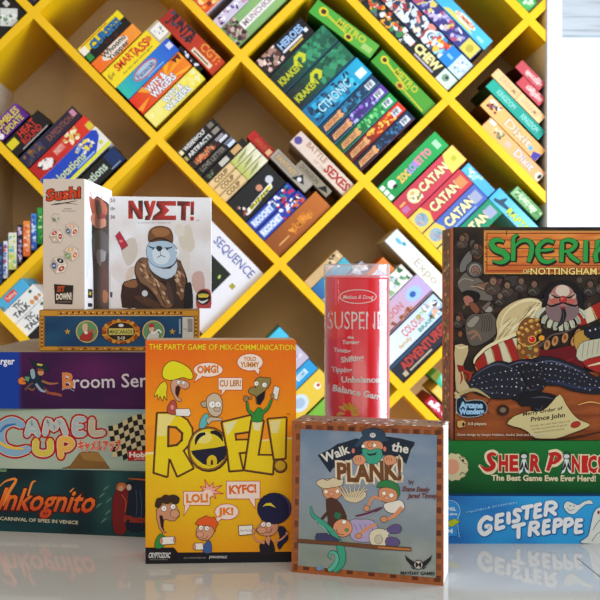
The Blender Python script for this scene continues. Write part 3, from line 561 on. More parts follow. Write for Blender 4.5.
# ---------------------------------------------------------------- orange cartoon party game
fr = fgbox('orange and yellow cartoon party game box standing upright at the front', 145.5, 1.0397, 0, 0.1652, 0.047, 0.2445, TZ, 2.6, '#d9701a', {'left': '#c8641a', 'right': '#e8e2da', 'top': '#b89878', 'back': '#7a3a10', 'bottom': '#1a1210'})
a = Art(fr)
def bgc(x, y):
    e = 453 - (x-145)*0.108
    n_ = noise.noise(Vector((x*0.03, y*0.03, 1))) * 0.12
    if y < e:
        return mix('#dd5f12', '#ec9412', min(1, max(0, (y-345)/95 + n_ + (0.15 if 150 < x < 285 else 0))))
    t = (y-e)/112
    return mix('#e8d010', '#e09410', t*0.9 + n_ + 0.35*((x-215)/80)**2)
def clampg(x, y): return bgc(x, y)
a.grid(145.4, 339.5, 298, 452, 30, 24, lambda x, y: mix('#e0640c', '#f29c0c', min(1, max(0, (y-342)/100 + 0.12*noise.noise(Vector((x*.03, y*.03, 1)))))))
a.grid(145.4, 434, 298, 565, 30, 26, lambda x, y: bgc(x, max(y, 453-(x-145)*0.108 + 1)))
a.poly([(145.4, 425), (298, 425), (298, 437.5), (290, 438), (250, 441), (210, 446), (170, 451), (145.4, 453)], '#e98f14')
a.taper([(145.4, 453.5), (170, 451.5), (210, 446.5), (250, 441.5), (298, 437.5)], [2.4, 1.4, 1, 1, 2], '#eadba0')
a.poly([(145.4, 547.5), (174, 547.5), (178, 552.5), (300, 551.5), (300, 566), (145.4, 566)], '#15121a')
b_ = a.done('background_print', M_SATIN)
a.text('THE PARTY GAME OF MIX-COMMUNICATION', 149, 349.6, 146.5, 5.6, '#efd31e', -0.005, 0.012, '#a85010', 0.03)
a.done('top_line_lettering', M_SATIN)
a.text('CRYPTOZOIC', 148.4, 557.8, 21.5, 5, '#d8d8d8', 0, 0.03, shear=0.15)
a.text('ENTERTAINMENT', 150, 560.2, 18, 1.4, '#8a8a8a')
a.text('ILLUSTRATED BY', 184, 558.6, 22, 1.5, '#9a9a9a'); a.text('JOHN KOVALIC', 209, 558.2, 18, 2.3, '#c8c8c8', 0, 0.03)
a.done('small_lettering', M_SATIN)
# big title letters
D1, D2 = '#3c2410', '#8a5a1c'
def big(pts, holes=()):
    a.poly([(x+0.6*-1, y+0.9) for x, y in pts], D1, D1, 4.2)
    a.poly(pts, D2, D2, 1.8)
    n_ = 0
    ys = [p[1] for p in pts]; y0, y1 = min(ys), max(ys)
    cx_ = sum(p[0] for p in pts)/len(pts); cy_ = sum(ys)/len(ys)
    a.poly(pts, [mix('#e8dfa0' , YELLOW, (y-y0)/(y1-y0)*2.2) for x, y in pts] if False else YELLOW)
a.view(140, 400, 6.667)
R_ = [(120,92),(200,92),(262,105),(312,138),(342,190),(345,240),(325,290),(282,338),(350,452),(252,502),(207,395),(188,388),(178,505),(98,480)]
big(R_)
a.poly([(122,95),(200,96),(240,104),(180,190),(175,240),(112,240)], '#e6d880')
a.poly([(190,178),(240,183),(282,222),(278,268),(245,300),(188,308)], '#e98f14', '#5a3a14', 2.4)
a.ell(458, 330, 141, 151, D1); a.ell(455, 325, 137, 147, D2, D1, 0.8); a.ell(455, 325, 122, 133, '#dcc41e')
a.ell(420, 250, 60, 40, '#e4d676')
a.poly([(342,340),(400,332),(500,320),(582,303),(580,350),(560,390),(520,425),(470,440),(420,425),(378,392),(352,362)], '#1c1c30', '#15131c', 0.5)
a.poly([(445,432),(446,395),(462,372),(485,366),(505,378),(514,400),(512,428),(485,438),(465,438)], '#d8b818'); a.poly([(470,432),(472,405),(480,396),(487,406),(488,432)], '#3a2c14')
a.taper([(370,300),(378,262),(400,235),(436,222)], [.8, 3.6, 4.2, 2.6], '#15131c'); a.taper([(470,215),(505,218),(535,240),(553,276)], [2.4, 4.4, 3.8, .8], '#15131c')
a.view(215, 400, 6.667)
big([(52,152),(240,107),(233,205),(128,220),(134,272),(216,270),(208,342),(155,348),(180,462),(102,468),(86,330)])
a.poly([(58,158),(150,136),(118,190),(84,240)], '#e0dca0')
big([(248,145),(318,142),(282,372),(388,374),(380,488),(202,462)])
a.poly([(252,150),(312,147),(296,205),(262,200)], '#e0dcb0')
big([(358,132),(470,122),(464,384),(398,390)])
a.poly([(364,140),(440,132),(420,220),(378,220)], '#e0d890')
a.ell(436, 442, 47, 46, D1); a.ell(435, 439, 40, 39, D2); a.ell(435, 437, 33, 32, '#c8a81c')
a.view(); a.text('TM', 286.5, 415, 3.4, 1.6, '#5a2a10')
a.done('title_lettering', M_SATIN)
# speech bubbles
def tail(p): a.poly(p, '#ecdccf', '#c23a1c', 0.55)
a.view(140, 330, 6.667)
tail([(385,295),(358,350),(420,308)]); a.ell(455, 265, 98, 48, '#ecdccf', '#c23a1c', 0.55); a.poly([(388,290),(375,318),(420,305)], '#ecdccf')
a.text('OMG!', 384, 287, 138, 46, '#d8741c', 0.03, 0.05)
a.done('speech_bubble', M_SATIN)
a.view(215, 330, 6.667)
tail([(45,395),(40,440),(75,398)]); a.rect(22, 318, 182, 400, '#ecdccf', '#c23a1c', 0.55); a.poly([(47,388),(46,415),(72,392)], '#ecdccf'); a.text('CU L8R!', 32, 376, 140, 40, '#b8742c', 0.02, 0.03)
a.done('speech_bubble', M_SATIN)
tail([(265,270),(290,300),(300,255)]); a.ell(234, 215, 86, 57, '#ecdccf', '#c23a1c', 0.55); a.poly([(262,262),(285,284),(292,250)], '#ecdccf')
a.text('YOLO', 192, 205, 80, 26, '#c47a2c', 0, 0.04); a.text('YUMMY', 172, 247, 120, 32, '#c47a2c', 0, 0.04)
a.done('speech_bubble', M_SATIN)
a.view(140, 480, 6.667)
st = []
for k_ in range(18):
    an = k_*math.pi/9 + 0.2; r_ = (92 if k_ % 4 == 0 else 68) if k_ % 2 == 0 else 34
    st.append((462+r_*math.cos(an)*1.05, 75+r_*math.sin(an)*0.9))
a.poly(st, '#e8a89a', '#c23a1c', 0.7)
tail([(300,165),(292,238),(335,168)]); a.rect(290, 76, 466, 168, '#ecd6c6', '#c23a1c', 0.6); a.poly([(304,155),(298,210),(328,158)], '#ecd6c6'); a.ell(450, 90, 34, 26, '#eccfc0'); a.text('LOL!', 312, 150, 140, 52, '#dd7a1c', 0.03, 0.05)
a.done('speech_bubble', M_SATIN)
a.view(215, 480, 6.667)
tail([(222,122),(268,190),(268,120)]); a.rect(76, 8, 300, 126, '#ecd9cf', '#c23a1c', 0.6); a.poly([(226,112),(262,165),(264,112)], '#ecd9cf'); a.text('KYFC!', 98, 92, 176, 52, '#d8641c', 0.06, 0.05)
a.done('speech_bubble', M_SATIN)
tail([(18,250),(-14,300),(48,258)]); a.ell(78, 212, 80, 53, '#ecd9cf', '#c23a1c', 0.6); a.poly([(20,242),(0,280),(44,254)], '#ecd9cf'); a.text('JK!', 24, 232, 96, 44, '#dd7a1c', 0.02, 0.05)
a.view(); a.done('speech_bubble', M_SATIN)
# cartoon people
OL = '#3a2418'
def eye(x, y, r=15):
    a.ell(x, y, r, r, '#eeeae4', OL, 0.35); a.ell(x+3, y+1, 3.6, 4, '#1a1410', n=8)
a.view(140, 330, 6.667)   # woman with yellow hair
a.poly([(168,340),(182,372),(176,420),(180,470),(160,438),(150,475),(134,440),(120,468),(118,430),(92,446),(108,400),(135,360)], '#dcd01c', OL, 0.5)
a.poly([(212,338),(260,328),(318,345),(330,375),(300,396),(266,378),(248,370),(236,405),(248,442),(276,462),(268,478),(240,466),(216,420),(205,380)], '#c99a80', OL, 0.5, 2)
a.poly([(238,380),(262,372),(268,392),(262,415),(252,450),(236,425)], '#3a1414', OL, 0.4)
a.poly([(148,300),(158,248),(190,215),(225,205),(285,226),(335,262),(355,312),(332,330),(290,316),(250,326),(205,336),(165,326)], '#e0d818', OL, 0.6, 2)
eye(258, 348, 13); eye(292, 352, 13)
a.poly([(180,520),(205,475),(232,468),(246,508),(240,562),(190,556)], '#b04a3c', OL, 0.5, 2); a.ell(215, 515, 12, 16, '#d89080')
a.poly([(236,526),(330,524),(340,560),(325,576),(240,572)], '#e6e2dc', OL, 0.5)
a.done('cartoon_person', M_SATIN)
a.view(140, 400, 6.667)   # bald man
a.poly([(396,188),(404,130),(440,88),(462,110),(450,150),(432,184)], '#5ab4b8', OL, 0.5, 2)
a.poly([(440,130),(470,112),(548,122),(548,136),(480,140),(455,165)], '#c4b498', OL, 0.5)
a.poly([(405,18),(440,8),(458,40),(420,48)], '#b0a08a', OL, 0.5, 2)
a.poly([(450,60),(442,0),(460,-30),(500,-46),(536,-22),(550,30),(540,90),(505,112),(470,96)], '#c6b69c', OL, 0.6, 3)
eye(482, 30, 24); eye(520, 30, 22); a.ell(514, 62, 22, 16, '#c0a890', OL, 0.4)
a.done('cartoon_person', M_SATIN)
a.view(215, 330, 6.667)   # olive-faced man in green, arms raised
a.poly([(245,580),(288,514),(322,545),(312,610),(248,608)], '#2a8a34', OL, 0.5, 2)
a.taper([(262,570),(224,535),(214,480)], [4.2, 3.6, 2.8], OL); a.taper([(262,570),(226,535),(216,482)], [3.2, 2.6, 1.9], '#2a8a34')
a.taper([(306,560),(352,520),(378,462)], [4.2, 3.6, 2.8], OL); a.taper([(306,560),(350,520),(376,464)], [3.2, 2.6, 1.9], '#2a8a34')
a.ell(206, 458, 17, 20, '#9a7a4a', OL, 0.5); a.ell(236, 452, 12, 10, '#9a7a4a', OL, 0.4)
a.poly([(396,372),(432,384),(415,466),(378,450)], '#e2dfd8', OL, 0.5); a.ell(384, 440, 12, 18, '#9a8048', OL, 0.4)
a.poly([(222,402),(240,380),(272,384),(262,350),(275,325),(298,312),(330,318),(368,318),(372,350),(356,384),(336,402),(326,458),(300,500),(276,490),(270,440),(240,428),(224,416)], '#8a7c44', OL, 0.6)
a.poly([(275,446),(334,404),(330,448),(302,494),(282,492)], '#15101a', OL, 0.4); eye(276, 357, 16); eye(330, 366, 17)
a.done('cartoon_person', M_SATIN)
a.view(140, 480, 6.667)   # curly haired man
a.poly([(98,452),(108,392),(136,358),(160,372),(172,400),(150,452)], '#2f8a3c', OL, 0.5, 2)
a.poly([(108,200),(130,176),(160,160),(236,158),(262,215),(262,240),(230,272),(200,272),(178,262),(162,262),(152,300),(160,338),(176,350),(150,352),(128,320),(112,260)], '#c78c6c', OL, 0.5)
a.poly([(130,238),(148,236),(158,272),(154,320),(158,342),(140,310)], '#2c1210', OL, 0.4)
a.poly([(100,172),(112,125),(140,118),(165,98),(195,104),(225,98),(262,118),(256,152),(232,160),(205,148),(180,160),(150,150),(135,180),(118,185)], '#3a2418', OL, 0.5, 2)
eye(160, 190, 19); eye(220, 178, 18); a.ell(232, 226, 30, 28, '#cc9474', OL, 0.4)
a.poly([(138,382),(228,376),(232,425),(144,432)], '#e6e2dc', OL, 0.5); a.ell(140, 405, 10, 22, '#c78c6c', OL, 0.4); a.ell(230, 398, 8, 18, '#c78c6c', OL, 0.4)
a.done('cartoon_person', M_SATIN)
# red haired boy
a.poly([(420,482),(428,432),(458,402),(476,430),(474,486)], '#3a5a9a', OL, 0.5, 2)
a.poly([(392,305),(480,300),(496,330),(488,362),(455,398),(418,402),(385,386),(374,356)], '#d09474', OL, 0.5, 2)
a.poly([(368,292),(388,262),(415,250),(440,238),(470,250),(498,246),(508,268),(522,292),(505,320),(500,345),(480,310),(440,304),(400,304),(382,300)], '#dd5a1c', OL, 0.5)
eye(406, 318, 16); eye(446, 322, 16); a.ell(400, 362, 24, 21, '#d69a7a', OL, 0.4); a.stroke([(410,392),(435,392),(452,372)], 0.5, OL)
a.poly([(364,422),(418,420),(424,464),(370,466)], '#e6e2dc', OL, 0.5); a.ell(362, 445, 9, 18, '#d09474', OL, 0.4)
a.done('cartoon_person', M_SATIN)
a.view(215, 480, 6.667)   # woman with big navy hair
a.poly([(416,315),(460,312),(480,350),(488,395),(455,430),(432,464),(414,432),(432,380)], '#1a1a38', OL, 0.4, 2)
a.poly([(300,462),(298,432),(330,408),(372,398),(395,440),(392,490),(310,490)], '#1a1622', OL, 0.4, 2)
a.poly([(332,398),(352,372),(372,380),(360,440),(345,420)], '#c98c70', OL, 0.3)
a.poly([(296,300),(330,270),(415,285),(418,330),(395,362),(350,374),(300,364),(276,340),(280,318)], '#c98c70', OL, 0.5, 2)
a.ell(395, 190, 113, 104, '#15163e', '#101028', 0.6); a.poly([(290,200),(310,272),(350,262),(372,285),(400,262),(440,290),(490,250),(480,180)], '#15163e')
a.poly([(316,178),(340,156),(372,152),(408,186),(372,172),(340,170)], '#d8cc2c'); a.taper([(440,100),(480,130),(498,190),(490,240)], [.3, 1.8, 1.6, .3], '#3c3e70')
eye(322, 296, 16); eye(358, 298, 17); a.ell(312, 335, 32, 22, '#d09474', OL, 0.4); a.stroke([(345,350),(370,345),(380,322)], 0.6, OL)
a.poly([(156,306),(250,300),(252,360),(162,370)], '#e6e2dc', OL, 0.6); a.text('Mix-Match', 168, 345, 70, 16, '#6a6a72', 0.03)
a.taper([(250,355),(275,400),(330,420)], [1.2, 1.8, 2.6], '#c98c70'); a.taper([(485,355),(440,395),(395,412)], [1.4, 1.8, 2.4], '#c98c70'); a.ell(256, 340, 12, 18, '#c98c70', OL, 0.4); a.ell(480, 356, 12, 11, '#c98c70', OL, 0.4)
a.view(); a.done('cartoon_person', M_SATIN)

# ---------------------------------------------------------------- small pirate game
fr = fgbox('small square pirate game box with brown wooden border and grey sea picture', 443.5, 0.9637, 0.1595, 0.1595, 0.048, 0.161, TZ, -17.0, '#a8683c', {'right': '#f2efe9', 'left': '#a05a30', 'top': '#8a6a58', 'back': '#6a4a34'}, 0.0014)
a = Art(fr)
cTL, cTR, cBR, cBL = (293.5,421), (444,427), (443,587), (290.5,573)
def q4(u, v):   # along the face between its four corners
    x = (cTL[0]*(1-u)+cTR[0]*u)*(1-v) + (cBL[0]*(1-u)+cBR[0]*u)*v
    y = (cTL[1]*(1-u)+cTR[1]*u)*(1-v) + (cBL[1]*(1-u)+cBR[1]*u)*v
    return (x, y)
def quad(u0, v0, u1, v1, c): a.put([q4(u0, v1), q4(u1, v1), q4(u1, v0), q4(u0, v0)], c)
quad(-0.01, -0.01, 1.01, 1.01, '#99582f')
rnd = random.Random(3)
for k_ in range(14):
    u0 = k_/14
    quad(u0+0.01, 0.022, u0+0.05, 0.05, '#5c2e1a' if k_ % 2 else '#7a4426'); quad(u0+0.01, 0.95, u0+0.05, 0.972, '#5c2e1a' if k_ % 2 else '#8a5230')
    quad(0.02, u0+0.01, 0.043, u0+0.05, '#6a3820' if k_ % 2 else '#8a5230'); quad(0.955, u0+0.005, 0.985, u0+0.04, '#5c2e1a' if k_ % 2 else '#7a4426')
    quad(u0+0.055, -0.005, u0+0.058, 0.05, '#8a4e2c'); quad(0.0, u0+0.055, 0.045, u0+0.058, '#8a4e2c')
def sky(u, v):
    n_ = noise.noise(Vector((u*3, v*7, 2)))*0.5 + noise.noise(Vector((u*9, v*22, 5)))*0.25
    c = mix('#647f9e', '#8492a2', v*2.2) if v < 0.45 else mix('#8492a2', '#7f8b83', (v-0.45)*2.4)
    return mix(c, '#a8acb0', max(0, n_)*0.9) if n_ > 0 else mix(c, '#6a7c90', -n_*0.7)
a.k += 1; N_ = 26
for i in range(N_):
    for j in range(N_):
        g = [(0.048+0.905*x/N_, 0.052+0.895*y/N_) for x, y in ((i, j+1), (i+1, j+1), (i+1, j), (i, j))]
        a.put([q4(*p) for p in g], [sky(*p) for p in g], False)
a.done('picture_and_border', M_SATIN)
NV = '#1c2738'
a.view(285, 410, 6.667)
a.poly([(220,302),(300,262),(350,228),(400,215),(478,190),(520,210),(515,290),(430,330),(335,378),(318,388),(300,416),(262,362)], NV, '#10161e', 0.5)
a.text('Walk', 258, 350, 185, 58, '#cfd0c8', 0.36, 0.03, '#10161e')
a.view(365, 410, 6.667)
a.poly([(90,175),(160,180),(240,192),(330,215),(325,236),(305,262),(290,310),(274,358),(232,318),(150,302),(90,300)], NV, '#10161e', 0.5)
a.text('the', 176, 270, 110, 58, '#cfd0c8', -0.17, 0.03, '#10161e')
a.view()
a.text('PLANK!', 338, 480.5, 63, 17, '#6c4426', 0.03, 0.045, '#d8ccb0', 0.085, arc=-1.4, grow=0.12)
a.done('title_lettering', M_SATIN)
SK = '#c98a64'; TE = '#3a9a80'
a.view(285, 410, 6.667)      # pirate peering over the title
a.poly([(520,170),(510,150),(540,128),(590,120),(640,130),(668,160),(672,185),(700,200),(640,215),(600,200),(545,215),(480,250),(462,235),(490,200)], '#2c4258', '#16202c', 0.5, 2)
a.ell(585, 168, 20, 16, '#c8ccd0'); a.ell(579, 166, 4, 4, NV); a.ell(592, 166, 4, 4, NV)
a.poly([(520,220),(545,205),(620,205),(650,225),(650,262),(600,272),(540,265),(515,245)], SK, OL, 0.4, 2)
a.ell(522, 242, 13, 12, '#e8e8e0', OL, 0.3); a.ell(596, 235, 14, 13, '#e8e8e0', OL, 0.3); a.ell(568, 232, 18, 20, '#d08a5c', OL, 0.4)
a.poly([(512,262),(545,258),(565,270),(600,258),(640,262),(650,300),(630,345),(585,362),(545,350),(525,310)], TE, '#1c4a44', 0.5, 2)
a.poly([(540,282),(560,292),(590,290),(612,278),(605,300),(560,306)], '#1c2a30')
for ox_ in (0, 205): 
    a.poly([(452+ox_,320),(480+ox_,300),(520+ox_,306),(540+ox_,335),(520+ox_,362),(470+ox_,366)], '#cf906c', OL, 0.4, 2)
    for k_ in range(3): a.stroke([(470+ox_+16*k_,316),(474+ox_+16*k_,340)], 0.4, OL)
a.ell(455, 272, 12, 18, '#c87868', OL, 0.4); a.ell(665, 260, 12, 18, '#c87868', OL, 0.4)
a.view(200, 400, 3)          # three-pirate scuffle
a.poly([(362,262),(365,242),(392,236),(415,240),(425,262),(415,280),(378,282)], '#cbbfa0', OL, 0.5, 2)   # cream cap
a.poly([(372,262),(395,255),(422,262),(424,285),(405,300),(380,296),(368,280)], SK, OL, 0.5, 2)
a.poly([(378,298),(410,298),(432,330),(440,362),(410,366),(398,402),(380,408),(384,360)], '#4a2e24', OL, 0.5, 2)
a.poly([(405,335),(425,340),(420,362),(402,352)], '#2c6a4c', OL, 0.3)
a.ell(378, 275, 6, 6, '#e8e4dc', OL, 0.3); a.ell(412, 274, 6, 6, '#e8e4dc', OL, 0.3); a.ell(394, 282, 7, 6, '#d89878', OL, 0.3)
a.poly([(428,285),(455,275),(492,272),(498,290),(470,308),(440,302)], '#c9bd9c', '#6a5a44', 0.4, 2)
for k_, (x, y) in enumerate([(404,258),(418,252),(432,256),(448,250),(466,252),(482,250),(497,256),(506,268)]):
    a.taper([(436+k_*6,292),(x*.5+(436+k_*6)*.5, 272),(x,y)], [2.0, 1.7, .9], '#6a5a44'); a.taper([(436+k_*6,292),(x*.5+(436+k_*6)*.5, 272),(x,y)], [1.4, 1.1, .5], '#cfc2a0')
a.poly([(356,258),(348,246),(368,236),(382,242),(400,232),(418,240),(430,236),(426,256),(400,262),(372,266)], '#cbbfa0', OL, 0.5, 2)
a.taper([(400,318),(370,352),(352,370)], [3.4, 3, 1.6], '#4a2e24')
a.poly([(450,362),(480,358),(520,362),(538,398),(530,422),(480,426),(452,412)], '#a49ac0', OL, 0.4, 2)        # lilac shirt
a.ell(428, 384, 29, 27, '#d0906a', OL, 0.5); a.ell(432, 366, 7, 6, '#ece8e0', OL, 0.3); a.ell(440, 390, 6, 5, '#5c8a5a', OL, 0.3); a.stroke([(408,388),(416,402),(432,404)], 0.6, OL); a.ell(404, 408, 5, 5, '#ece8e0', OL, 0.3)
for k_ in range(4): a.stroke([(462+k_*16,372),(472+k_*16,392)], 0.7, '#7a6a9c')
a.taper([(480,402),(500,386),(530,372)], [3, 3.4, 2.4], SK); a.ell(476, 408, 10, 8, SK, OL, 0.4)
a.poly([(512,394),(540,385),(562,396),(566,428),(548,440),(522,440),(508,420)], '#cfcab4', OL, 0.5, 2)       # cream trousers
a.taper([(556,400),(568,392)], [5, 4], '#cfcab4')
a.poly([(560,386),(585,372),(604,380),(600,398),(570,400)], '#5a5080', OL, 0.4, 2); a.poly([(560,412),(590,414),(600,428),(590,438),(558,436)], '#5a5080', OL, 0.4, 2)
a.ell(536, 418, 12, 14, '#b8b49c', OL, 0.3)
a.poly([(530,262),(540,244),(565,240),(592,252),(600,275),(592,296),(580,290),(578,268),(545,262)], '#2f7a44', OL, 0.5, 2)   # green hair
a.poly([(538,268),(560,262),(588,272),(592,296),(575,308),(548,304),(536,288)], SK, OL, 0.5, 2); a.ell(552, 280, 6, 6, '#ece8e0', OL, 0.3); a.ell(574, 286, 7, 7, '#ece8e0', OL, 0.3); a.ell(560, 294, 8, 6, '#d89878', OL, 0.3)
a.poly([(552,312),(580,304),(602,300),(614,318),(604,336),(575,340),(556,330)], '#d8d6ce', OL, 0.5, 2)       # white shirt
a.taper([(606,322),(585,345),(558,360)], [4.5, 4, 2.6], SK); a.ell(552, 358, 10, 9, SK, OL, 0.4); a.taper([(545,300),(520,292),(498,330)], [2.4, 3, 2.2], SK); a.ell(500, 325, 9, 9, SK, OL, 0.4)
a.taper([(466,348),(500,342),(530,330),(548,322)], [1.2, 3.0, 3.0, 1.2], '#5a2c40'); a.taper([(472,352),(500,346),(525,336)], [.5, 1, .5], '#a89ac0')
a.taper([(332,318),(338,345),(365,366),(392,390),(412,420),(424,455),(420,490),(400,512)], [1.2, 3.6, 4.6, 5.6, 6.4, 8.5, 9.5, 7], '#1c5c50')   # tentacle
a.taper([(332,318),(338,345),(365,366),(392,390),(412,420),(424,455),(420,490),(400,512)], [.7, 2.6, 3.6, 4.4, 5.2, 7.2, 8.2, 6], TE)
a.taper([(385,512),(400,500),(412,480),(408,460),(394,456),(386,468),(394,478)], [4, 5.4, 4.4, 3.6, 3, 2.2, .8], '#1c5c50'); a.taper([(385,512),(400,500),(411,480),(407,461),(394,457),(387,468),(394,477)], [3, 4.2, 3.4, 2.6, 2, 1.4, .5], '#58b09a')
a.taper([(346,360),(372,384),(394,412)], [.4, 1, .6], '#7ac4b0')
a.poly([(345,412),(350,400),(378,400),(398,408),(420,420),(405,432),(352,428)], '#3a3c60', OL, 0.4)
a.poly([(360,496),(348,505),(355,512),(372,508)], '#6a90b8')
a.view()
a.poly([(297.5,539),(340,541.8),(375,545),(411,547.5),(411.2,551.2),(375,549),(340,545.5),(297.3,542.5)], '#6a4226', OL, 0.4); a.poly([(378,546.3),(410.6,548.6),(410.6,550.6),(378,548.2)], '#b0703c')
a.done('pirates_illustration', M_SATIN)
a.text('by', 409, 484, 5, 4, '#5a3434', 0.1, 0.02); a.text('Shane Steely', 402, 491, 27, 4.6, '#6a3636', -0.03, 0.03, shear=.2); a.text('Jared Tinney', 407.5, 498, 29, 4.6, '#6a3636', 0.0, 0.03, shear=.2)
a.done('author_lettering', M_SATIN)
a.view(365, 500, 6.667)
for sg in (1, -1):
    m_ = lambda x: 357 + sg*(x-357)
    a.poly([(m_(266),362),(m_(285),385),(m_(345),425),(m_(350),440),(m_(328),452),(m_(300),430),(m_(275),400)], '#1c1e20')
    a.poly([(m_(300),440),(m_(330),456),(m_(335),464),(m_(318),458)], '#1c1e20')
a.ell(356, 432, 30, 30, '#b4b0aa', '#1c1e20', 0.8); a.text('M', 338, 448, 36, 32, '#1c1e20', 0, 0.02)
a.text('MAYDAY GAMES', 238, 496, 225, 20, '#26262a', -0.02, 0.03)
a.view(); a.done('publisher_logo', M_SATIN)
a = Art(fr, 'top')
rnd = random.Random(9)
for k_ in range(90):
    x = rnd.uniform(300, 448); y = 419.5 + (x-300)/150*3 + rnd.uniform(-1.5, 4)
    a.put([(x-2, y+.5), (x+2, y+.6), (x+1.5, y-.2), (x-1, y-.3)], rnd.choice(['#c8b8ac', '#6a3c28', '#9a5a3c', '#e0d8d0', '#4a2c20']))
a.done('lid_edge_print', M_SATIN)

# ---------------------------------------------------------------- right stack
frG = fgbox('light blue game box with white puffy lettering, bottom of the right stack', 452, 1.1213, 0.03, 0.29, 0.15, 0.0558, TZ, 0, '#1f7fc8', {'top': '#123c6a', 'left': '#1a5c98'}, 0.0012)
a = Art(frG)
def blue(x, y):
    n_ = noise.noise(Vector((x*.02, y*.04, 3)))
    return mix(mix('#1c66b4', '#2a9ad8', (x-450)/110 + n_*.5 + (y-500)/120), '#1a6ab8', max(0, -n_)*.6)
a.grid(420, 495.5, 672, 544.5, 44, 12, blue)
a.done('background_print', M_SATIN)
WH = '#dfe3e6'; SH = '#175a9a'
def puff(s, pts):   # puffy letter made of fat strokes
    for w_, c_, dx in ((s+1.6, SH, .5), (s, WH, 0)):
        for st_ in pts: a.taper([(x+dx, y+dx) for x, y in st_], [w_]*len(st_), c_, 5); [a.ell(x+dx, y+dx, w_/2, w_/2, c_, n=10) for x, y in (st_[0], st_[-1])]
puff(4.6, [[(491,519),(486,517.5),(480.5,523),(480,530),(484,534),(489.5,531),(490,526.5),(486.5,526.5)]])
puff(4.0, [[(497,516),(496.6,523),(496.4,528.5)],[(497,515.6),(502.6,514.4)],[(497,522),(502,521)],[(497,529),(503.4,527)]])
puff(4.4, [[(508.6,513.6),(508.6,522.5)]])
puff(4.0, [[(520.5,510.4),(516,510),(514.8,513.6),(518.2,516.4),(518,520.4),(513.4,521.6)]])
puff(4.0, [[(523,507.6),(532,506)],[(527.6,507.6),(526.6,518)]])
puff(3.8, [[(536,505.6),(535.4,511),(534.8,517)],[(536,505.2),(540.4,504.2)],[(535.6,511),(540,510)],[(535,517.6),(540.6,516)]])
puff(4.0, [[(547,503),(546,509.4),(545.4,515)],[(547,503),(553,502.4),(556,506),(552,509.4),(547.6,509.6)],[(550,510),(555,514)]])
puff(4.0, [[(513.4,526.6),(524,524)],[(518.6,526),(518.4,537)]])
puff(4.0, [[(531,523.4),(530,529),(529.6,535)],[(531,523),(536.6,522.6),(538,526),(534,529),(531,529)],[(534,529.6),(538,534)]])
puff(3.8, [[(544.6,521.6),(543.8,527),(543.4,533)],[(544.6,521.2),(549,520.4)],[(544.2,527),(548.4,526)],[(543.6,533.4),(549,532)]])
puff(3.9, [[(555,520.4),(554,532)],[(555,520.2),(560,519.6),(561.4,523.4),(557.4,526),(555,526)]])
puff(3.9, [[(565.4,520),(564.6,532)],[(565.4,519.6),(570.6,519.2),(572,523),(568,525.8),(565.4,526)]])
puff(3.8, [[(577,520.4),(576,526),(575.6,532)],[(577,520.2),(581.4,520)],[(576.6,526),(580.8,525.6)],[(575.8,532.4),(581.4,531.6)]])
a.done('title_lettering', M_SATIN)
a.text('MICHELLE SCHANEN', 467, 513.6, 51, 2.0, '#8ac4ec', 0.2, 0.01, arc=.6)
a.done('author_lettering', M_SATIN)
a.poly([(563.6,506),(567,501.4),(572,502.6),(578,505),(583,502),(590,500),(593,504),(586,504.4),(580,509),(575,513.6),(570,514),(566,511)], '#cfd8d4', '#1a4a7a', 0.4, 3)
a.stroke([(567,508),(570,510.6),(574,509.4)], .5, '#2a4a5c'); a.ell(570, 505.6, .7, .7, '#1c2c3c', n=8); a.ell(574, 506, .7, .7, '#1c2c3c', n=8)
a.done('small_ghost_illustration', M_SATIN)
a.poly([(582,543.4),(588,536),(591,524),(594,512),(600,507),(612,506),(620,514),(622,530),(630,543.4)], '#d0d6d0', '#1a4a7a', 0.5, 3)
a.ell(598.6, 512.4, 1.3, 1.8, '#6a2a24'); a.ell(606, 513, 1.3, 1.8, '#6a2a24'); a.stroke([(593,530),(598,522),(603,519)], .6, '#3a4a54'); a.stroke([(592,541),(597,534),(601,532)], .6, '#3a4a54'); a.stroke([(600,518),(604,524),(611,522)], .7, '#3a4a54')
a.done('ghost_illustration', M_SATIN)
a.ell(450.5, 511, 9.6, 10.6, '#2a90d8', '#a8d4f0', .6); a.rect(441, 511, 457, 536, '#2a90d8'); a.stroke([(459,514),(457.6,524),(459.4,537)], .6, '#a8d4f0')
a.text('SPIEL', 445, 510.6, 11, 3, '#dcebf4', 0, .04); a.text('des Jahres', 445, 515, 12, 2.2, '#dcebf4', 0, .03)
a.poly([(448,521),(455,518.6),(457.6,520.6),(460.6,521.4),(457,523.6),(452,527),(448,526)], '#b8c41c', '#4a6a1c', .4); a.text('04', 446, 533, 6.6, 4, '#dcebf4', 0, .05)
a.done('award_badge', M_SATIN)

frS = fgbox('green game box with red lettering and sheep, middle of the right stack', 452, 1.139, 0.028, 0.29, 0.13, 0.0622, TZ+0.0558, 0.0, '#14602c', {'top': '#0e4a20', 'left': '#0e4a20'}, 0.0012)
a = Art(frS)
a.grid(420, 439, 672, 493.5, 30, 8, lambda x, y: mix('#17702f', '#0f4a22', (y-445)/48 + .3*noise.noise(Vector((x*.02, y*.05, 9)))))
a.done('background_print')
CR = '#ddd0ac'; RD = '#b8201e'
def lt(s, x, w, y, h, rot=0): a.text(s, x, y, w, h, RD, rot, .055, CR, .05)
a.taper([(497,455),(493,452.6),(488,455),(489.6,461),(494,464.6),(492,470),(486,471),(479,465)], [5.4,6,7,7.6,7.6,7.4,6,2.4], CR)
a.taper([(496,455.4),(492.6,453.8),(489,456),(490.6,461),(493.4,465),(491,468.6),(486,469.6),(480,465)], [2.8,3.4,4.4,4.8,5,4.6,3.6,.8], RD)
lt('H', 499.4, 8, 470.5, 14.5); lt('E', 510.4, 7, 470.5, 14.5); lt('R', 530.6, 8.4, 470.4, 15, -.05)
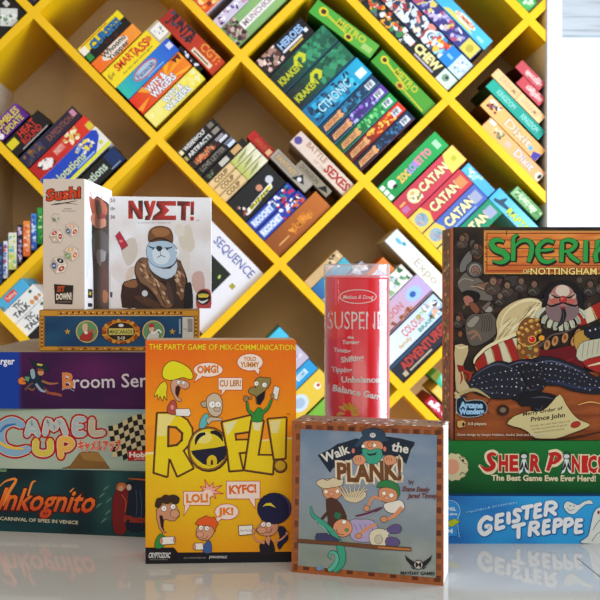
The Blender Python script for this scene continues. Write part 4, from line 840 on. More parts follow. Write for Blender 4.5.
a.taper([(549,453.6),(556,452.6),(561,457),(556,463.4),(550,465)], [6,7,7,6.4,4], CR); a.taper([(552,454),(549.6,464),(546.8,472)], [6.4,6.4,5], CR)
a.taper([(549,454.4),(556,453.8),(559.6,457.4),(555.4,462),(551,463.4)], [3,4,4.4,3.6,2], RD); a.taper([(552.4,455),(550,464),(547.4,470.8)], [4.2,4.2,3.2], RD)
lt('N', 572.4, 8, 471.4, 15, 0); lt('I', 583.4, 3.2, 471.6, 15); lt('C', 588.6, 8.4, 471.8, 15); lt('!', 599.4, 3.4, 472, 15)
for x in (524, 566.6):   # shears standing in for the letter A
    a.poly([(x-1.4,456),(x+1.4,456),(x+5.6,474.6),(x+1.6,472),(x,466),(x-1.6,472),(x-5.6,474.6)], '#d8dadc', '#20262a', .4)
    a.poly([(x-1.6,461),(x-.4,466),(x-3,470),(x-4.6,470.4)], '#1a1c24'); a.poly([(x+1.6,461),(x+.4,466),(x+3,470),(x+4.6,470.4)], '#1a1c24'); a.ell(x, 456.4, 3.4, 2.6, '#c8ccd0', '#1a1c24', .8); a.stroke([(x-4,454),(x,451.6),(x+4,454)], .7, '#1a1c24')
a.done('title_lettering')
a.text('The Best Game Ewe Ever Herd!', 491.6, 480.4, 104, 5.4, CR, -0.008, .035)
a.done('tagline_lettering')
sh = []
for k_ in range(26):
    an = k_*2*math.pi/26; r_ = 1 + .1*(k_ % 2)
    sh.append((453.5+14*r_*math.cos(an), 467+13*r_*math.sin(an)))
a.poly(sh, '#cfc79c', '#6a7a4a', .4, 2); a.ell(452, 466.6, 7.4, 7.8, '#d89a7c'); a.poly([(459,457),(466,459),(468,464),(464,463)], '#cfc79c', '#4a3a28', .5, 2); a.ell(463, 460.6, 1.1, 1.6, '#2a2018'); a.stroke([(465,474),(462,472.6),(460,475)], .8, '#2a4a28')
a.done('sheep_illustration')

# ---------------------------------------------------------------- tall dark medieval game
fr = fgbox('tall dark medieval game box with green lettering on a wooden sign', 453.5, 1.147, 0, 0.257, 0.07, 0.257, TZ+0.118, 0.4, '#2a201a', {'left': '#9a5a30', 'top': '#1a1614'}, 0.001)
a = Art(fr)
rnd = random.Random(21)
a.grid(453, 226, 668, 441, 40, 40, lambda x, y: mix('#17120f', '#3a2d24', .5+.9*noise.noise(Vector((x*.05, y*.06, 4)))))
for k_ in range(150):
    x = rnd.uniform(457, 665); y = rnd.uniform(236, 345)
    a.k -= .6; a.ell(x, y, rnd.uniform(1.5, 5), rnd.uniform(1, 3.4), rnd.choice(['#3a3028','#4a3c32','#2a2420','#544a40','#3c2a20','#1c1816']), rot=rnd.uniform(0, 3), n=8)
def wood(x, y):
    n_ = noise.noise(Vector((x*.03, y*.35, 8)))
    return mix(mix('#7a3c1c', '#a85a28', .5+n_), '#5a2a14', max(0, (y-400)/60*.4))
a.grid(455, 372, 668, 440.6, 40, 22, wood)
a.done('background_print')
# crowd of townsfolk
G1, G2, G3 = '#6a625a', '#4c443c', '#8a8278'
a.view(440, 220, 7.5)
for pts, c in [([(150,110),(200,95),(220,140),(190,190),(150,210),(140,170)], '#5a4636'), ([(240,190),(300,180),(325,230),(300,290),(250,280)], '#5c3c28'), ([(150,330),(190,260),(230,230),(240,300),(190,380),(150,390)], '#6c6a66'),
               ([(130,480),(160,420),(210,390),(300,440),(380,520),(400,600),(300,600),(180,560)], '#68625a'), ([(260,490),(330,470),(420,455),(430,500),(330,530)], '#7a5c48'), ([(400,450),(470,440),(440,500)], '#5c3a3a'), ([(480,430),(590,420),(600,480),(520,500)], '#3c3634')]:
    a.poly(pts, c, '#15110e', .6, 3)
a.ell(262, 372, 66, 62, '#4a4642', '#15110e', .8); a.ell(262, 372, 44, 46, '#8c8884'); a.ell(265, 378, 32, 34, '#8a6858', '#241a16', .6); a.ell(255, 372, 5, 4, '#1c1412'); a.ell(278, 372, 5, 4, '#1c1412'); a.stroke([(250,395),(266,388),(282,396)], .8, '#3a1c1a')
a.stroke([(140,470),(180,440),(250,455)], .8, '#9a948c'); a.stroke([(230,500),(280,500),(330,520)], .8, '#a89c8c')
a.view(440, 290, 7.5)
a.poly([(165,20),(220,0),(290,20),(300,60),(260,90),(200,60)], '#15110e', None, .5, 3); a.poly([(175,55),(210,40),(250,70),(240,105),(200,120),(180,90)], '#a0685a', '#241814', .5, 3)
a.poly([(220,100),(260,95),(300,150),(270,180),(230,140)], '#7a4a34', '#15110e', .5, 2); a.ell(362, 145, 34, 26, '#96928a', '#15110e', .6); a.poly([(310,130),(370,80),(385,100),(330,160)], '#6e5c58', '#15110e', .5)
a.poly([(190,240),(240,180),(300,180),(380,170),(430,240),(420,330),(330,400),(240,420),(200,360)], '#5c564e', '#15110e', .7, 3); a.poly([(200,250),(260,195),(300,210),(250,280),(210,275)], '#8c887c', '#241c18', .5, 2)
for k_ in range(5): a.stroke([(300+18*k_,190),(318+18*k_,240),(310+18*k_,310)], .7, '#302a26')
for p_ in [[(205,330),(260,310),(300,350)],[(230,370),(280,330),(310,380)]]: a.taper(p_, [2, 3, 1], '#8a6a54')
a.poly([(130,180),(160,170),(180,230),(160,290),(135,260)], '#5c3024', None, .5, 2); a.ell(152, 330, 14, 22, '#8a4e28'); a.ell(470, 85, 22, 14, '#7a604e'); a.ell(512, 70, 16, 12, '#84604c'); a.poly([(390,40),(480,10),(560,60),(520,120),(420,110)], '#332c28', None, .5, 2)
a.view()
rnd = random.Random(77)
for x, y, sz in [(462,238,3.2),(476,246,3),(493,281,4.2),(507,285,3.6),(521,281,3.4),(534,284,3.6),(590,284,3.6),(603,281,4),(618,286,4.2),(634,282,4),(650,290,4.2),(500,296,3),(657,262,4),(652,240,3.6),(458,318,3)]:
    a.ell(x, y+sz*1.9, sz*1.9, sz*1.5, rnd.choice(['#3c3430','#443832','#4a3a34','#34302c']), '#120e0c', .5); a.ell(x, y-.6, sz*1.1, sz*1.15, rnd.choice(['#2a2220','#3c2c24','#48403a']), '#120e0c', .4)
    a.ell(x+.3, y+.4, sz*.75, sz*.85, rnd.choice(['#7a5c4c','#6c5448','#856654']), None); a.stroke([(x-.8, y+1.6), (x+1.2, y+1.5)], .4, '#2c1814', 0); a.ell(x-.8, y-.1, .35, .3, '#17110f', n=6); a.ell(x+1.2, y-.1, .35, .3, '#17110f', n=6)
    a.taper([(x-sz*1.6, y+sz*2.4), (x-sz*.4, y+sz*1.6), (x+sz*.6, y+sz*2.6)], [.4, 1.1, .4], '#6c6258')
a.done('crowd_illustration')
# title board
for i in range(5):
    y0 = 231.5 + i*8.4; a.grid(484.5, y0, 637, y0+8.6, 30, 3, lambda x, y: mix(mix('#c8682c', '#e09444', .5+1.1*noise.noise(Vector((x*.04, y*.5, 2)))), '#b04c28', max(0, min(1, (y-255)/22))))
    a.stroke([(484.5, y0), (637, y0+.3)], .7, '#5a2414', 0)
a.stroke([(484.5,231),(637,231.6),(637,273.6),(484.5,273.4),(484.5,231)], 1.3, '#c89048', 0); a.stroke([(487,233.2),(635,233.6),(635,271),(487,270.8),(487,233.2)], .7, '#5a1c14', 0); a.stroke([(506.5,231),(506.5,235)], .8, '#4a1c10', 0)
for x in (486, 635): 
    for y in (240, 247, 254, 262): a.ell(x, y, 1.4, .8, '#8a4a20')
a.done('title_board')
GR, GD = '#2f9a44', '#1c2a1a'
def gl(strokes):
    for dx, dy, ex, c in ((.7, 1.2, 2.4, '#241c14'), (0, 0, 1.0, GD), (0, 0, 0, GR)):
        for pts, ws in strokes: a.taper([(x+dx, y+dy) for x, y in pts], [w_+ex for w_ in ws], c)
gl([([(504,241.5),(497,239.6),(491.6,243),(495,249),(503.6,252.6),(507,258),(501,262.6),(492,261)], [2.4,4,5.4,6,6.2,6,3.4,1.4])])
gl([([(518.5,234.6),(513.6,238),(513.4,250),(513,261)], [1.4,3.6,4.4,4.2]), ([(514,247.6),(520,241.6),(527,240.4),(531.6,245),(531,254),(528.4,262)], [1.4,3,4,4.6,4.6,3.6])])
gl([([(554,242.4),(547,240.4),(540,244.6),(537.6,252),(541,259.6),(548,262),(555.6,259)], [3,3.6,4.4,4.8,4.4,3.6,2]), ([(539,250.6),(547,250),(553.6,249)], [2,2.8,2])])
gl([([(562.4,240),(561.8,250),(561.4,262)], [3.4,4.6,4]), ([(561,241.6),(569,239.8),(575.6,243.4),(571.6,249.6),(564,251.6)], [2,3.8,4.6,3.6,2]), ([(567,251.6),(572,257),(579.6,262.2)], [2.6,4.4,3])])
gl([([(586,240),(585.6,251),(585.4,262)], [3.8,4.6,4.4])])
for ox_ in (0, 18.6): gl([([(597.6+ox_,240),(597,251),(596.6,262)], [3.8,4.6,4.4]), ([(597+ox_,241.4),(604,240),(611+ox_-ox_*0,240.6)] if not ox_ else [(615,241.4),(622,240),(629,240.6)], [2.6,3.4,2]), ([(597+ox_,250.6),(602+ox_,250),(607+ox_,249.6)], [2.2,2.8,1.6])])
a.text('OF', 523, 273.6, 6.6, 4.2, '#e8cf7c', 0, .02, '#3a2010'); a.text('NOTTINGHAM', 530.6, 274.4, 66, 6.4, '#ead27e', 0, .02, '#3a2010', .05)
a.done('title_lettering')
# lounging bearded nobleman in striped sleeves
FUR, FUR2, FUR3 = '#c6b588', '#a08c5c', '#ddd2a8'
a.poly([(473,362),(476,355),(485,347),(494,341),(497,333),(496,322),(500,312),(508,305),(518,300),(530,297.6),(541,300),(546,306),(541,314),(534,320),(526,325),(519,331),(512,337),(500,342.6),(489,348),(480,356)], FUR, '#3a2e20', .7, 3)
rnd = random.Random(5)
for k_ in range(46):
    t = rnd.random(); x = 500 + t*38; y = 332 - t*24 + rnd.uniform(-6, 7)
    a.k -= .5; a.taper([(x+6, y-6), (x, y), (x-4, y+6)], [.4, 1.1, .3], rnd.choice([FUR2, FUR3, '#8a7850', '#e6dcb8']))
a.taper([(545,303),(528,300),(512,307),(503,318),(501,332)], [2, 3, 2, 1.4, .6], FUR3)
a.taper([(516,334),(500,341),(486,348),(476,358),(474,364)], [3.4, 3.6, 3, 2.4, 1], FUR3)
SR, SW = '#9c231c', '#ccc5a8'
sl = [((474,364),(484,352),(490,373),(480,378)), ((484,352),(491,347),(497,370),(490,373)), ((491,347),(498,343.6),(505,367),(497,370)), ((498,343.6),(504,341),(513,364),(505,367)), ((504,341),(512,338.4),(522,362),(513,364)), ((512,338.4),(520,337),(530,362),(522,362)), ((520,337),(528,340),(537,364),(530,362))]
for k_, pp in enumerate(sl):
    a.poly(pp, SR if k_ % 2 == 0 else SW, '#3a2018', .5); x0, y0 = pp[0]; a.stroke([(x0+1.5, y0+3), (pp[3][0]-1, pp[3][1]-4)], .7, '#b89a50' if k_ % 2 == 0 else '#9a947c', 0)
a.poly([(528,342),(545,350),(575,345),(582,356),(580,372),(535,372),(526,360)], '#641018', '#2a0c10', .6, 3); a.taper([(545,362),(560,364),(574,358)], [1, 5, 1], '#7c1a22')
a.poly([(519,326),(527,318),(538,321),(541,330),(536,338),(540,350),(535,366),(527,374),(520,364),(517,346)], '#7c4a24', '#2c1a10', .5, 3)
for k_, (x, y) in enumerate([(537,320),(531,321),(526,324),(522,328),(519,333),(538,325),(532,327),(527,330),(523,335),(519,340),(519,347),(540,331),(536,333)]):
    a.ell(x, y, 3.1, 2.1, ['#a8742c','#c08c3c','#8c5c24'][k_ % 3], '#4a2c14', .35, rot=-.5+.2*k_); a.k -= .5; a.ell(x-.4, y-.5, 1.3, .8, '#d8b468', rot=-.5)
for k_, (x, y) in enumerate([(524,345),(530,348),(536,350),(523,352),(529,356),(535,358),(524,360),(531,364),(527,369)]): a.ell(x, y, 2.6, 2.6, ['#a8742c','#7c8048','#c09040'][k_ % 3], '#3a2414', .4, rot=k_)
a.stroke([(519,342),(526,346),(534,345),(541,340)], .9, '#d8b060'); a.stroke([(521,362),(528,358),(537,360)], .8, '#d8b060')
a.ell(532, 339.4, 3.6, 3.4, '#c01a1c', '#e0b458', .8); a.ell(531, 338.4, 1, .8, '#e8807a'); a.ell(541.6, 338, 3.2, 3, '#e09a2c', '#5a3818', .6); a.ell(527.4, 357.6, 1.8, 1.8, '#b83020')
a.taper([(538,347),(545,341),(552,335),(562,333),(572,329),(580,323)], [1.2,1.6,1.6,1.8,1.6,1], '#5a4a48')
for x, y in [(547,345),(555,341),(565,338),(574,341),(578,334)]: a.ell(x, y, 3.2, 5.4, '#b08050', '#4a2c1c', .6, rot=.3); a.ell(x, y-.6, 1.5, 2.6, '#7c4a2c')
a.poly([(574,335),(584,330),(590,338),(584,352),(576,350)], '#b08a3c', '#4a2c14', .5, 2)
# far arm, cuff and sleeve
for pp, c in [(((576,315),(583,311),(587,324),(579,326)), SR), (((583,311),(591,306),(596,320),(587,324)), SW), (((591,306),(606,299),(612,312),(596,320)), SR), (((606,299),(620,294),(626,306),(612,312)), SW), (((620,294),(636,292),(640,304),(626,306)), SR), (((636,292),(652,294),(654,308),(640,304)), SW)]: a.poly(pp, c, '#3a2018', .5)
a.stroke([(592,308),(597,319)], .8, '#c8a860', 0)
a.poly([(584,330),(596,325),(615,322),(622,332),(606,337),(588,338)], '#1c1c28', '#0c0c12', .5, 2)
for k_ in range(5): a.ell(590+5.4*k_, 330.5-1.2*k_, .9, .9, '#c8ccd4', n=8)
a.poly([(580,344),(590,340),(612,338),(618,348),(604,356),(584,362),(576,356)], '#b8b8a2', '#4a4638', .6, 2)
for k_ in range(6): a.stroke([(584+5*k_,342-.6*k_),(582+5*k_,358-1.5*k_)], .6, '#84826a', 0)
a.poly([(582,362),(600,356),(625,352),(640,362),(625,374),(596,372)], SR, '#3a1410', .5, 2); a.taper([(588,366),(606,362),(624,360)], [1, 2.6, 1], SW)
a.poly([(600,374),(660,360),(664,385),(640,392),(602,388)], '#2a2420', None, .5, 2)
# ruff, face, hair and beard
a.poly([(545,310),(544,296),(549,286),(558,281),(568,281),(577,286),(583,298),(580,310)], '#15131a', '#0c0a0e', .5, 3)
for k_ in range(9):
    t = k_/8; x = 539+44*t; y = 313+13*(1-(2*t-1)**2)
    a.taper([(x+(561-x)*.3, y-5), (x, y), (x-(561-x)*.1, y+5)], [2.4, 4.8, 3.6], ['#b8bca6', '#a4a894'][k_ % 2]); a.stroke([(x+(561-x)*.3+2, y-4), (x+2.2, y+4)], .5, '#5c6254', 0)
a.poly([(548,300),(552,290),(558,285),(566,285),(573,290),(577,300),(578,312),(570,320),(561,322),(552,320),(546,312)], '#a27068', '#33201e', .6, 3)
a.poly([(546,309),(553,306),(570,306),(579,308),(577,316),(569,321),(555,321),(548,317)], '#7a6468', None, .5, 3)
a.poly([(556,293),(557,287),(563,285),(569,288),(569,294),(563,297)], '#cabcae', None, .5, 3); a.ell(551.6, 296, 2.6, 3, '#b8a094'); a.ell(573.6, 296, 2.6, 3, '#b8a094')
a.ell(554, 301, 4, 2.6, '#b45a50'); a.ell(571, 301, 4, 2.6, '#b45a50'); a.ell(563, 299.6, 3.7, 3.6, '#a8322c', '#4a1414', .5); a.ell(562, 298.6, 1.2, 1, '#d07a70')
a.taper([(551,294),(556,297.4),(560,297)], [.8, 1.8, .8], '#15101a'); a.taper([(575,294),(570,297.4),(566,297)], [.8, 1.8, .8], '#15101a')
a.taper([(544,301.6),(550,306),(557,304.6),(563,302.8),(569,304.6),(576,305.6),(582,301)], [.6,1.8,2.2,1.4,2.2,1.8,.6], '#15101a')
a.ell(563, 308.4, 3, 1.5, '#7c2a28'); a.taper([(563,309),(564,315),(561,323),(556,328)], [3.4, 5, 3.6, .6], '#1a1820'); a.stroke([(563,311),(563.4,318),(560,324)], .5, '#55535c')
a.taper([(544,303),(540,298),(545,292)], [.6, 2.4, 1], '#15131a'); a.taper([(582,303),(586,298),(581,292)], [.6, 2.4, 1], '#15131a')
# studded dark boots
for pts, c in [([(527,364),(538,357),(552,357),(568,362),(584,369),(596,377),(618,381),(618,391),(596,394),(574,391),(560,386),(545,385),(533,380)], '#1d1e2c'),
               ([(503,368),(516,361),(530,359),(541,365),(547,378),(542,391),(530,399),(518,401),(508,394)], '#191922'),
               ([(466,384),(470,376),(478,371),(488,365),(499,361),(511,364),(521,373),(526,383),(523,392),(512,398),(498,399),(484,396),(472,391)], '#1f202c'),
               ([(519,399),(529,392),(545,393),(556,396),(557,402),(549,405),(546,409),(541,414),(533,413),(531,406),(521,406)], '#15151c')]:
    a.poly(pts, c, '#08080c', .7, 3)
for pts, ws, c in [([(472,378),(484,369),(498,364),(511,368)], [.4,1.6,1.8,.6], '#454a5e'), ([(470,386),(484,391),(500,394)], [.6,2.6,.8], '#30323f'), ([(508,366),(520,362),(533,363)], [.4,1.5,.4], '#4c5168'), ([(533,364),(550,361),(568,366),(584,373)], [.4,1.4,1.6,.4], '#4c5470'),
                   ([(540,378),(560,383),(582,388),(604,387)], [.5,2.2,2.4,.6], '#26304c'), ([(522,382),(530,390),(538,388)], [.6,2,.5], '#32343f'), ([(531,398),(543,397),(553,399)], [.4,1.4,.4], '#4a4c58'), ([(535,408),(540,410),(543,405)], [.4,1.4,.4], '#3c3e48'), ([(521,374),(526,384),(522,394)], [.4,1.2,.4], '#09090c')]: a.taper(pts, ws, c)
rnd = random.Random(13)
for (x0, y0), (x1, y1), n_ in [((474,380),(516,370),9), ((472,385),(522,379),11), ((476,390),(522,388),10), ((486,395),(514,395),6), ((512,368),(536,364),6), ((514,375),(542,371),7), ((517,382),(544,378),6), ((522,390),(543,386),5), ((542,362),(584,374),10), ((542,368),(596,381),13), ((540,374),(600,387),13), ((548,381),(590,390),9)]:
    for k_ in range(n_):
        t = k_/(n_-1); a.k -= .8; a.ell(x0+(x1-x0)*t+rnd.uniform(-.8,.8), y0+(y1-y0)*t-2.2*math.sin(t*3.14)+rnd.uniform(-.8,.8), rnd.uniform(.45, .95), rnd.uniform(.4, .8), rnd.choice(['#b4b8c4','#8a90a0','#d8dce4','#70788c']), n=7)
a.done('nobleman_illustration')
# parchment, scroll, logos
a.poly([(507,424),(513,417),(520,414),(530,411),(542,411),(552,402),(560,394),(566,404),(573,414),(580,420),(590,424),(586,428),(570,434),(556,438.6),(536,438.4),(528,432),(520,428)], '#c8bc88', '#4a3a20', .6, 2)
a.text('Merry Order of', 523, 416, 40, 3.6, '#2c2416', .16, .02, shear=.2); a.text('Prince John', 531, 421.6, 34, 4.2, '#2c2416', .14, .03, shear=.2)
for k_ in range(3): a.text('hereby decreed that all goods', 530+2*k_, 427+3.2*k_, 40-5*k_, 1.8, '#5c5236', .13, .0, shear=.4)
a.ell(575.6, 424.6, 5, 3, '#a8301c', '#5a1810', .5, rot=-.3)
a.taper([(578,405),(590,402),(602,404)], [.6, 1.2, .6], '#d8a860'); a.taper([(520,438),(560,439),(600,432),(640,424)], [.5, 1.6, 1.2, .5], '#3a1c10')
a.done('parchment_illustration')
a.poly([(455,345),(468,346),(467,356),(463,366),(465,380),(471,390),(464,394),(456,390),(455,366)], '#bfae84', '#3a2c1c', .6, 2); a.taper([(455,346),(461,348),(468,346)], [1, 1.6, 1], '#dccf9f')
a.poly([(457,365),(464,366),(465,371),(459,372)], '#8a1c18', '#3a0c0c', .4); a.taper([(462,370),(470,374),(468,382)], [1.4, 3.4, .8], '#9c2a1c'); a.taper([(460,370),(462,378),(460,384)], [1, 2, .6], '#9c2a1c')
a.taper([(455,398),(464,392),(476,390),(490,398)], [3, 3.6, 3, 1], '#b0a070'); a.taper([(455,392),(460,402),(456,414)], [3, 3, 1], '#c8b884')
a.ell(503, 410, 6, 5, '#3a241a', '#1c100c', .6); a.ell(503, 410, 3, 2.6, '#7a6a58'); a.taper([(492,398),(486,406),(490,414)], [.6, 1.4, .6], '#4a2412')
a.done('scroll_illustration')
a.poly([(457,399),(463,397),(466,401),(474,400),(483,401),(487,407),(485,413),(476,416.6),(463,416.6),(457,412),(456.4,405)], '#14202c', '#b8c8d0', .5, 3)
a.text('Arcane', 460.4, 407.6, 22, 5.4, '#9cc8e8', -.02, .06, '#1c5488', .06); a.text('Wonders', 459.6, 414.2, 24, 5, '#9cc8e8', .02, .06, '#1c5488', .06); a.taper([(459,400),(463,396.6),(468,397)], [.6, 1.6, .8], '#14202c')
a.done('publisher_logo')
a.poly([(457,421),(463,420),(466,422),(465,427),(459,428),(457,426)], '#c8a05c', '#3a2410', .4); a.ell(463.4, 424.4, 1.3, 2, '#2a1c14'); a.text('3-5 players', 468, 425, 18, 2.6, '#c8c0a8', 0, .03)
a.done('player_count_icon')
a.text('Game design by Sergio Halaban, André Zatz and Bryan Pope', 457, 435.6, 90, 2.2, '#c8beae', -.004, .015)
a.done('small_lettering')
a = Art(fr, 'left')
rnd = random.Random(33)
a.put([(442.4,440),(453.2,440.5),(453.2,227),(442.4,230.5)], '#94552e')
a.put([(443.6,438),(449,438.6),(449,229),(443.6,231)], '#5a4a30')
for k_ in range(120):
    y = rnd.uniform(233, 437); x = rnd.uniform(444, 449)
    a.k -= .6; a.put([(x-.9, y+1.6), (x+.9, y+1.3), (x+.8, y-1.4), (x-.6, y-1.6)], rnd.choice(['#b88a50','#3c2c1c','#6a7a34','#c8a878','#a0402c','#2c2418']))
a.put([(450.4,440),(453.2,440.4),(453.2,227.4),(450.4,228.6)], '#b0623a'); a.put([(449.4,440),(450.2,440),(450.2,229),(449.4,229.4)], '#5a2c18')
a.done('spine_print')

# ---------------------------------------------------------------- left stack
SK2 = '#b8866a'
frI = fgbox('dark teal game box with orange script lettering, bottom of the left stack', 144, 1.150, 0.213, 0.30, 0.29, 0.0785, TZ, -9.0, '#123236', {'top': '#0c2428', 'right': '#123236'})
a = Art(frI)
a.grid(-14, 464, 262, 552, 50, 16, lambda x, y: mix(mix('#0a2026', '#123a40', .45+.9*noise.noise(Vector((x*.03, y*.05, 6)))), '#2c5a54', max(0, 1-abs(x-108)/18)*.5*(1 if y < 520 else .4)))
a.done('background_print')
a.text('Jnkoquito' if False else 'Inkognito', -2, 509, 94, 21, '#e0782c', -.035, .02, '#3a1410', .05, shear=.32, grad='#b8401c')
a.taper([(-1,487),(6,481),(16,479.6),(9,492),(3,506)], [.8, 1.6, 2.6, 3, .8], '#dd8236')
a.taper([(28,496),(32,483),(36,481)], [1.6, 2, .8], '#dd8236'); a.taper([(47,508),(45,516),(42,520)], [2, 1.8, .6], '#a8381c'); a.taper([(70,492),(74,488)], [1.4, .7], '#e08a3c')
a.done('title_lettering')
a.text('CARNIVAL OF SPIES IN VENICE', 0, 520, 78, 3.3, '#b8b49c', -.055, .02)
a.done('subtitle_lettering')
a.rect(0, 467, 6.5, 471.5, '#7a9a78'); a.text('HANS', 1, 470.6, 5, 2, '#2c4a34'); a.done('maker_logo')
for pp, c in [([(114,532),(112,505),(116,490),(122,483),(128,490),(130,505),(126,532)], '#6c1a1c'), ([(126,528),(128,500),(130,486),(137,480),(143,488),(146,505),(144,530)], '#101c2c')]: a.poly(pp, c, '#0a1214', .5, 3)
a.poly([(116,488),(118,483),(124,482.6),(127,486),(124,490),(118,491)], '#a8602c', '#1c0c0c', .5, 2); a.ell(121, 488.4, 2.6, 2.8, '#b8907a'); a.ell(129, 487.4, 2.4, 3, '#b8aca0'); a.taper([(126,484),(130,482.4),(134,484)], [1, 2.4, 1], '#0c1018')
a.stroke([(122,495),(126,502),(125,512)], 1, '#b0502c'); a.stroke([(136,490),(137,504),(136,518)], .7, '#3a4c64'); a.stroke([(140,490),(141.6,504),(141,518)], .7, '#3a4c64'); a.taper([(128,478.5),(142,479.6),(160,481)], [1, 1.6, 1.6], '#a8501c')
a.text('Piatnik', 124.6, 521.6, 30, 6, '#8a2c1c', -.05, .06)
for x, y in [(102,495),(106,488),(109,500),(99,505),(108,512),(104,520)]: a.taper([(x-3, y+3), (x, y), (x+3, y-2)], [.4, 1.6, .5], '#4a7a6c')
a.done('masked_couple_illustration')

frC = fgbox('pale racing game box with red outlined lettering, second from the bottom of the left stack', 144, 1.158, 0.213, 0.30, 0.29, 0.0745, TZ+0.0785, -5.5, '#9fb0a4', {'top': '#8090a0', 'right': '#9fb0a4'})
a = Art(frC)
a.grid(-18, 402, 262, 476, 50, 12, lambda x, y: mix(mix('#a4b4a4', '#93a89c', .5+noise.noise(Vector((x*.02, y*.08, 1)))), '#5c86b4', max(0, (412-y)/7)*max(0, min(1, (x-70)/50))))
a.done('background_print')
a.poly([(62,468.5),(70,466),(80,452.6),(86,451.4),(98,452),(110,468.6)], '#7c5a2c', '#4a3018', .4); a.poly([(80,453),(98,452),(106,462),(84,460)], '#94703a')
def camel(pts, ws, f):   # red-outlined fat lettering
    ws = [w_+.9 for w_ in ws]; a.taper(pts, [w_+4.8 for w_ in ws], '#a01414'); 
    for q_ in (pts[0], pts[-1]): a.ell(q_[0], q_[1], (ws[0]+3.6)/2, (ws[0]+3.6)/2, '#a81c1c', n=12)
def camelf(pts, ws, f):
    ws = [w_+.9 for w_ in ws]; a.taper(pts, [w_+1.1 for w_ in ws], '#d8c8b8')
    a.taper(pts, ws, f); [a.ell(q_[0], q_[1], ws[0]/2, ws[0]/2, f, n=12) for q_ in (pts[0], pts[-1])]
LET = [([(22,425),(12,421.5),(2,427),(-1,438),(4,448),(16,452),(28,449)], [6,8,9,10,9,8,6], '#7fa4c0'),
       ([(27,435),(32,421),(38,435)], [4.4,4.6,4.4], '#9cb4b8'), ([(29,431),(36,431)], [3,3], '#9cb4b8'),
       ([(45,434),(48,420.5),(54,429),(60,420.5),(66,434)], [4.4,4.6,4.6,4.6,4.4], '#a8b4b4'),
       ([(84,419.6),(76,420),(75.6,433),(84,433.6)], [4.2,4.6,4.6,4.2], '#a0b0b4'), ([(76,426.6),(82,426.4)], [3.4,3.4], '#a0b0b4'),
       ([(92,419.6),(92.6,432.8),(103,432.8)], [4.6,5,4.6], '#b0ac98'),
       ([(36,441),(36,450.6),(43,453.6),(50,450.6),(50,441)], [5,5.2,5.2,5.2,5], '#c8b848'),
       ([(61,456.5),(60.6,440.6),(68,439.6),(72,443.6),(68,448.6),(62,449)], [4.8,5,4.8,4.8,4.4,4], '#d8a850')]
for l_ in LET: camel(*l_)
for l_ in LET: camelf(*l_)
a.taper([(-2,441),(8,447),(24,449)], [2, 3, 1.4], '#d8b43c'); a.taper([(0,432),(6,426),(16,424)], [1.6, 2.6, 1.2], '#3c6aa8')
a.done('title_lettering')
for i in range(9):
    for j in range(7):
        f_ = lambda u, v: (108+u*4.8+v*.8, 426-u*1.7+v*5.2+1.6*math.sin(u*.9))
        if 108+i*4.8 > 152 or (i < 2 and j > 5) : continue
        a.poly([f_(i,j), f_(i+1,j), f_(i+1,j+1), f_(i,j+1)], '#1a1a18' if (i+j) % 2 == 0 else '#c0b48c')
a.done('flag_illustration')
a.text('キャメルアップ', 78.5, 450, 42, 8, '#c8472c', 0, .04, '#e0b8a4', .05)
a.done('small_lettering')
a.rect(128, 450.5, 156, 460.5, '#b02020', '#7a1414', .4); a.text('Hobby', 129.6, 457, 24, 4.6, '#e4dcd4', 0, .05); a.text('JAPAN', 134, 459.8, 14, 1.8, '#d8c8c0')
a.done('maker_logo')

frB = fgbox('purple game box with flying witch and blue left end, third in the left stack', 144, 1.165, 0.216, 0.30, 0.29, 0.0695, TZ+0.153, -1.5, '#3c1450', {'top': '#8a7c68', 'right': '#3c1450', 'left': '#12389a'})
a = Art(frB)
a.grid(-44, 350, 262, 410, 60, 12, lambda x, y: '#123a9c' if x < 19 else mix(mix('#431246', '#260d38', .5+.9*noise.noise(Vector((x*.02, y*.04, 7)))), '#641c5c', max(0, 1-abs(x-95)/50)*max(0, 1-abs(y-372)/20)*.7))
a.done('background_print')
a.text('Ravensburger', -31, 364.4, 45.4, 6.6, '#e8ecf2', 0, .02)
a.done('maker_lettering')
a.text('Broom Service', 62.5, 388.5, 114, 12.6, '#c8bcc8', .02, .012, '#2a1038', .05, grow=.1)
a.text('B', 63, 388.5, 10.6, 15.4, '#c87c44', .02, .03); a.stroke([(62,390),(68,388),(74,391)], .8, '#9a90a8')
a.done('title_lettering')
a.view(0, 340, 6)
a.poly([(108,240),(135,220),(160,262),(118,266)], '#d8762c', '#4a2410', .5, 2); a.taper([(135,245),(240,270),(300,320),(370,332)], [1.4,1.6,1.8,1], '#8a5230')
a.poly([(175,105),(215,135),(250,140),(285,152),(290,185),(255,190),(225,180),(205,160)], '#172a34', '#0c0c14', .5, 2); a.poly([(222,140),(258,146),(250,156),(224,152)], '#c8b44c')
a.ell(244, 195, 20, 20, '#c08a60', '#2a1818', .5); a.poly([(225,170),(262,176),(255,188),(226,186)], '#8a4a24')
a.poly([(150,215),(190,190),(228,205),(250,240),(275,262),(250,285),(220,262),(190,300),(158,262)], '#16283a', '#0c0c14', .5, 2); a.poly([(180,180),(205,175),(212,225),(190,232)], '#8aa4b0', '#20242c', .4, 2); a.poly([(150,218),(180,222),(170,250),(148,240)], '#5c8a70')
a.taper([(250,245),(300,262),(350,258)], [2, 2.2, 1], '#9c6440'); a.taper([(215,262),(245,300),(275,310)], [2.4, 2.6, 1.6], '#8aa0b8'); a.taper([(240,270),(270,295)], [2, 1.4], '#182838'); a.taper([(280,318),(330,322),(370,334)], [1.6, 2.4, 2.6], '#9a4c30')
a.taper([(150,300),(180,268),(200,260)], [2.4, 2, 1.4], '#6c3c44'); a.taper([(170,290),(195,300),(210,285)], [1.4, 1.8, 1], '#7c5030')
a.view(); a.done('witch_illustration')

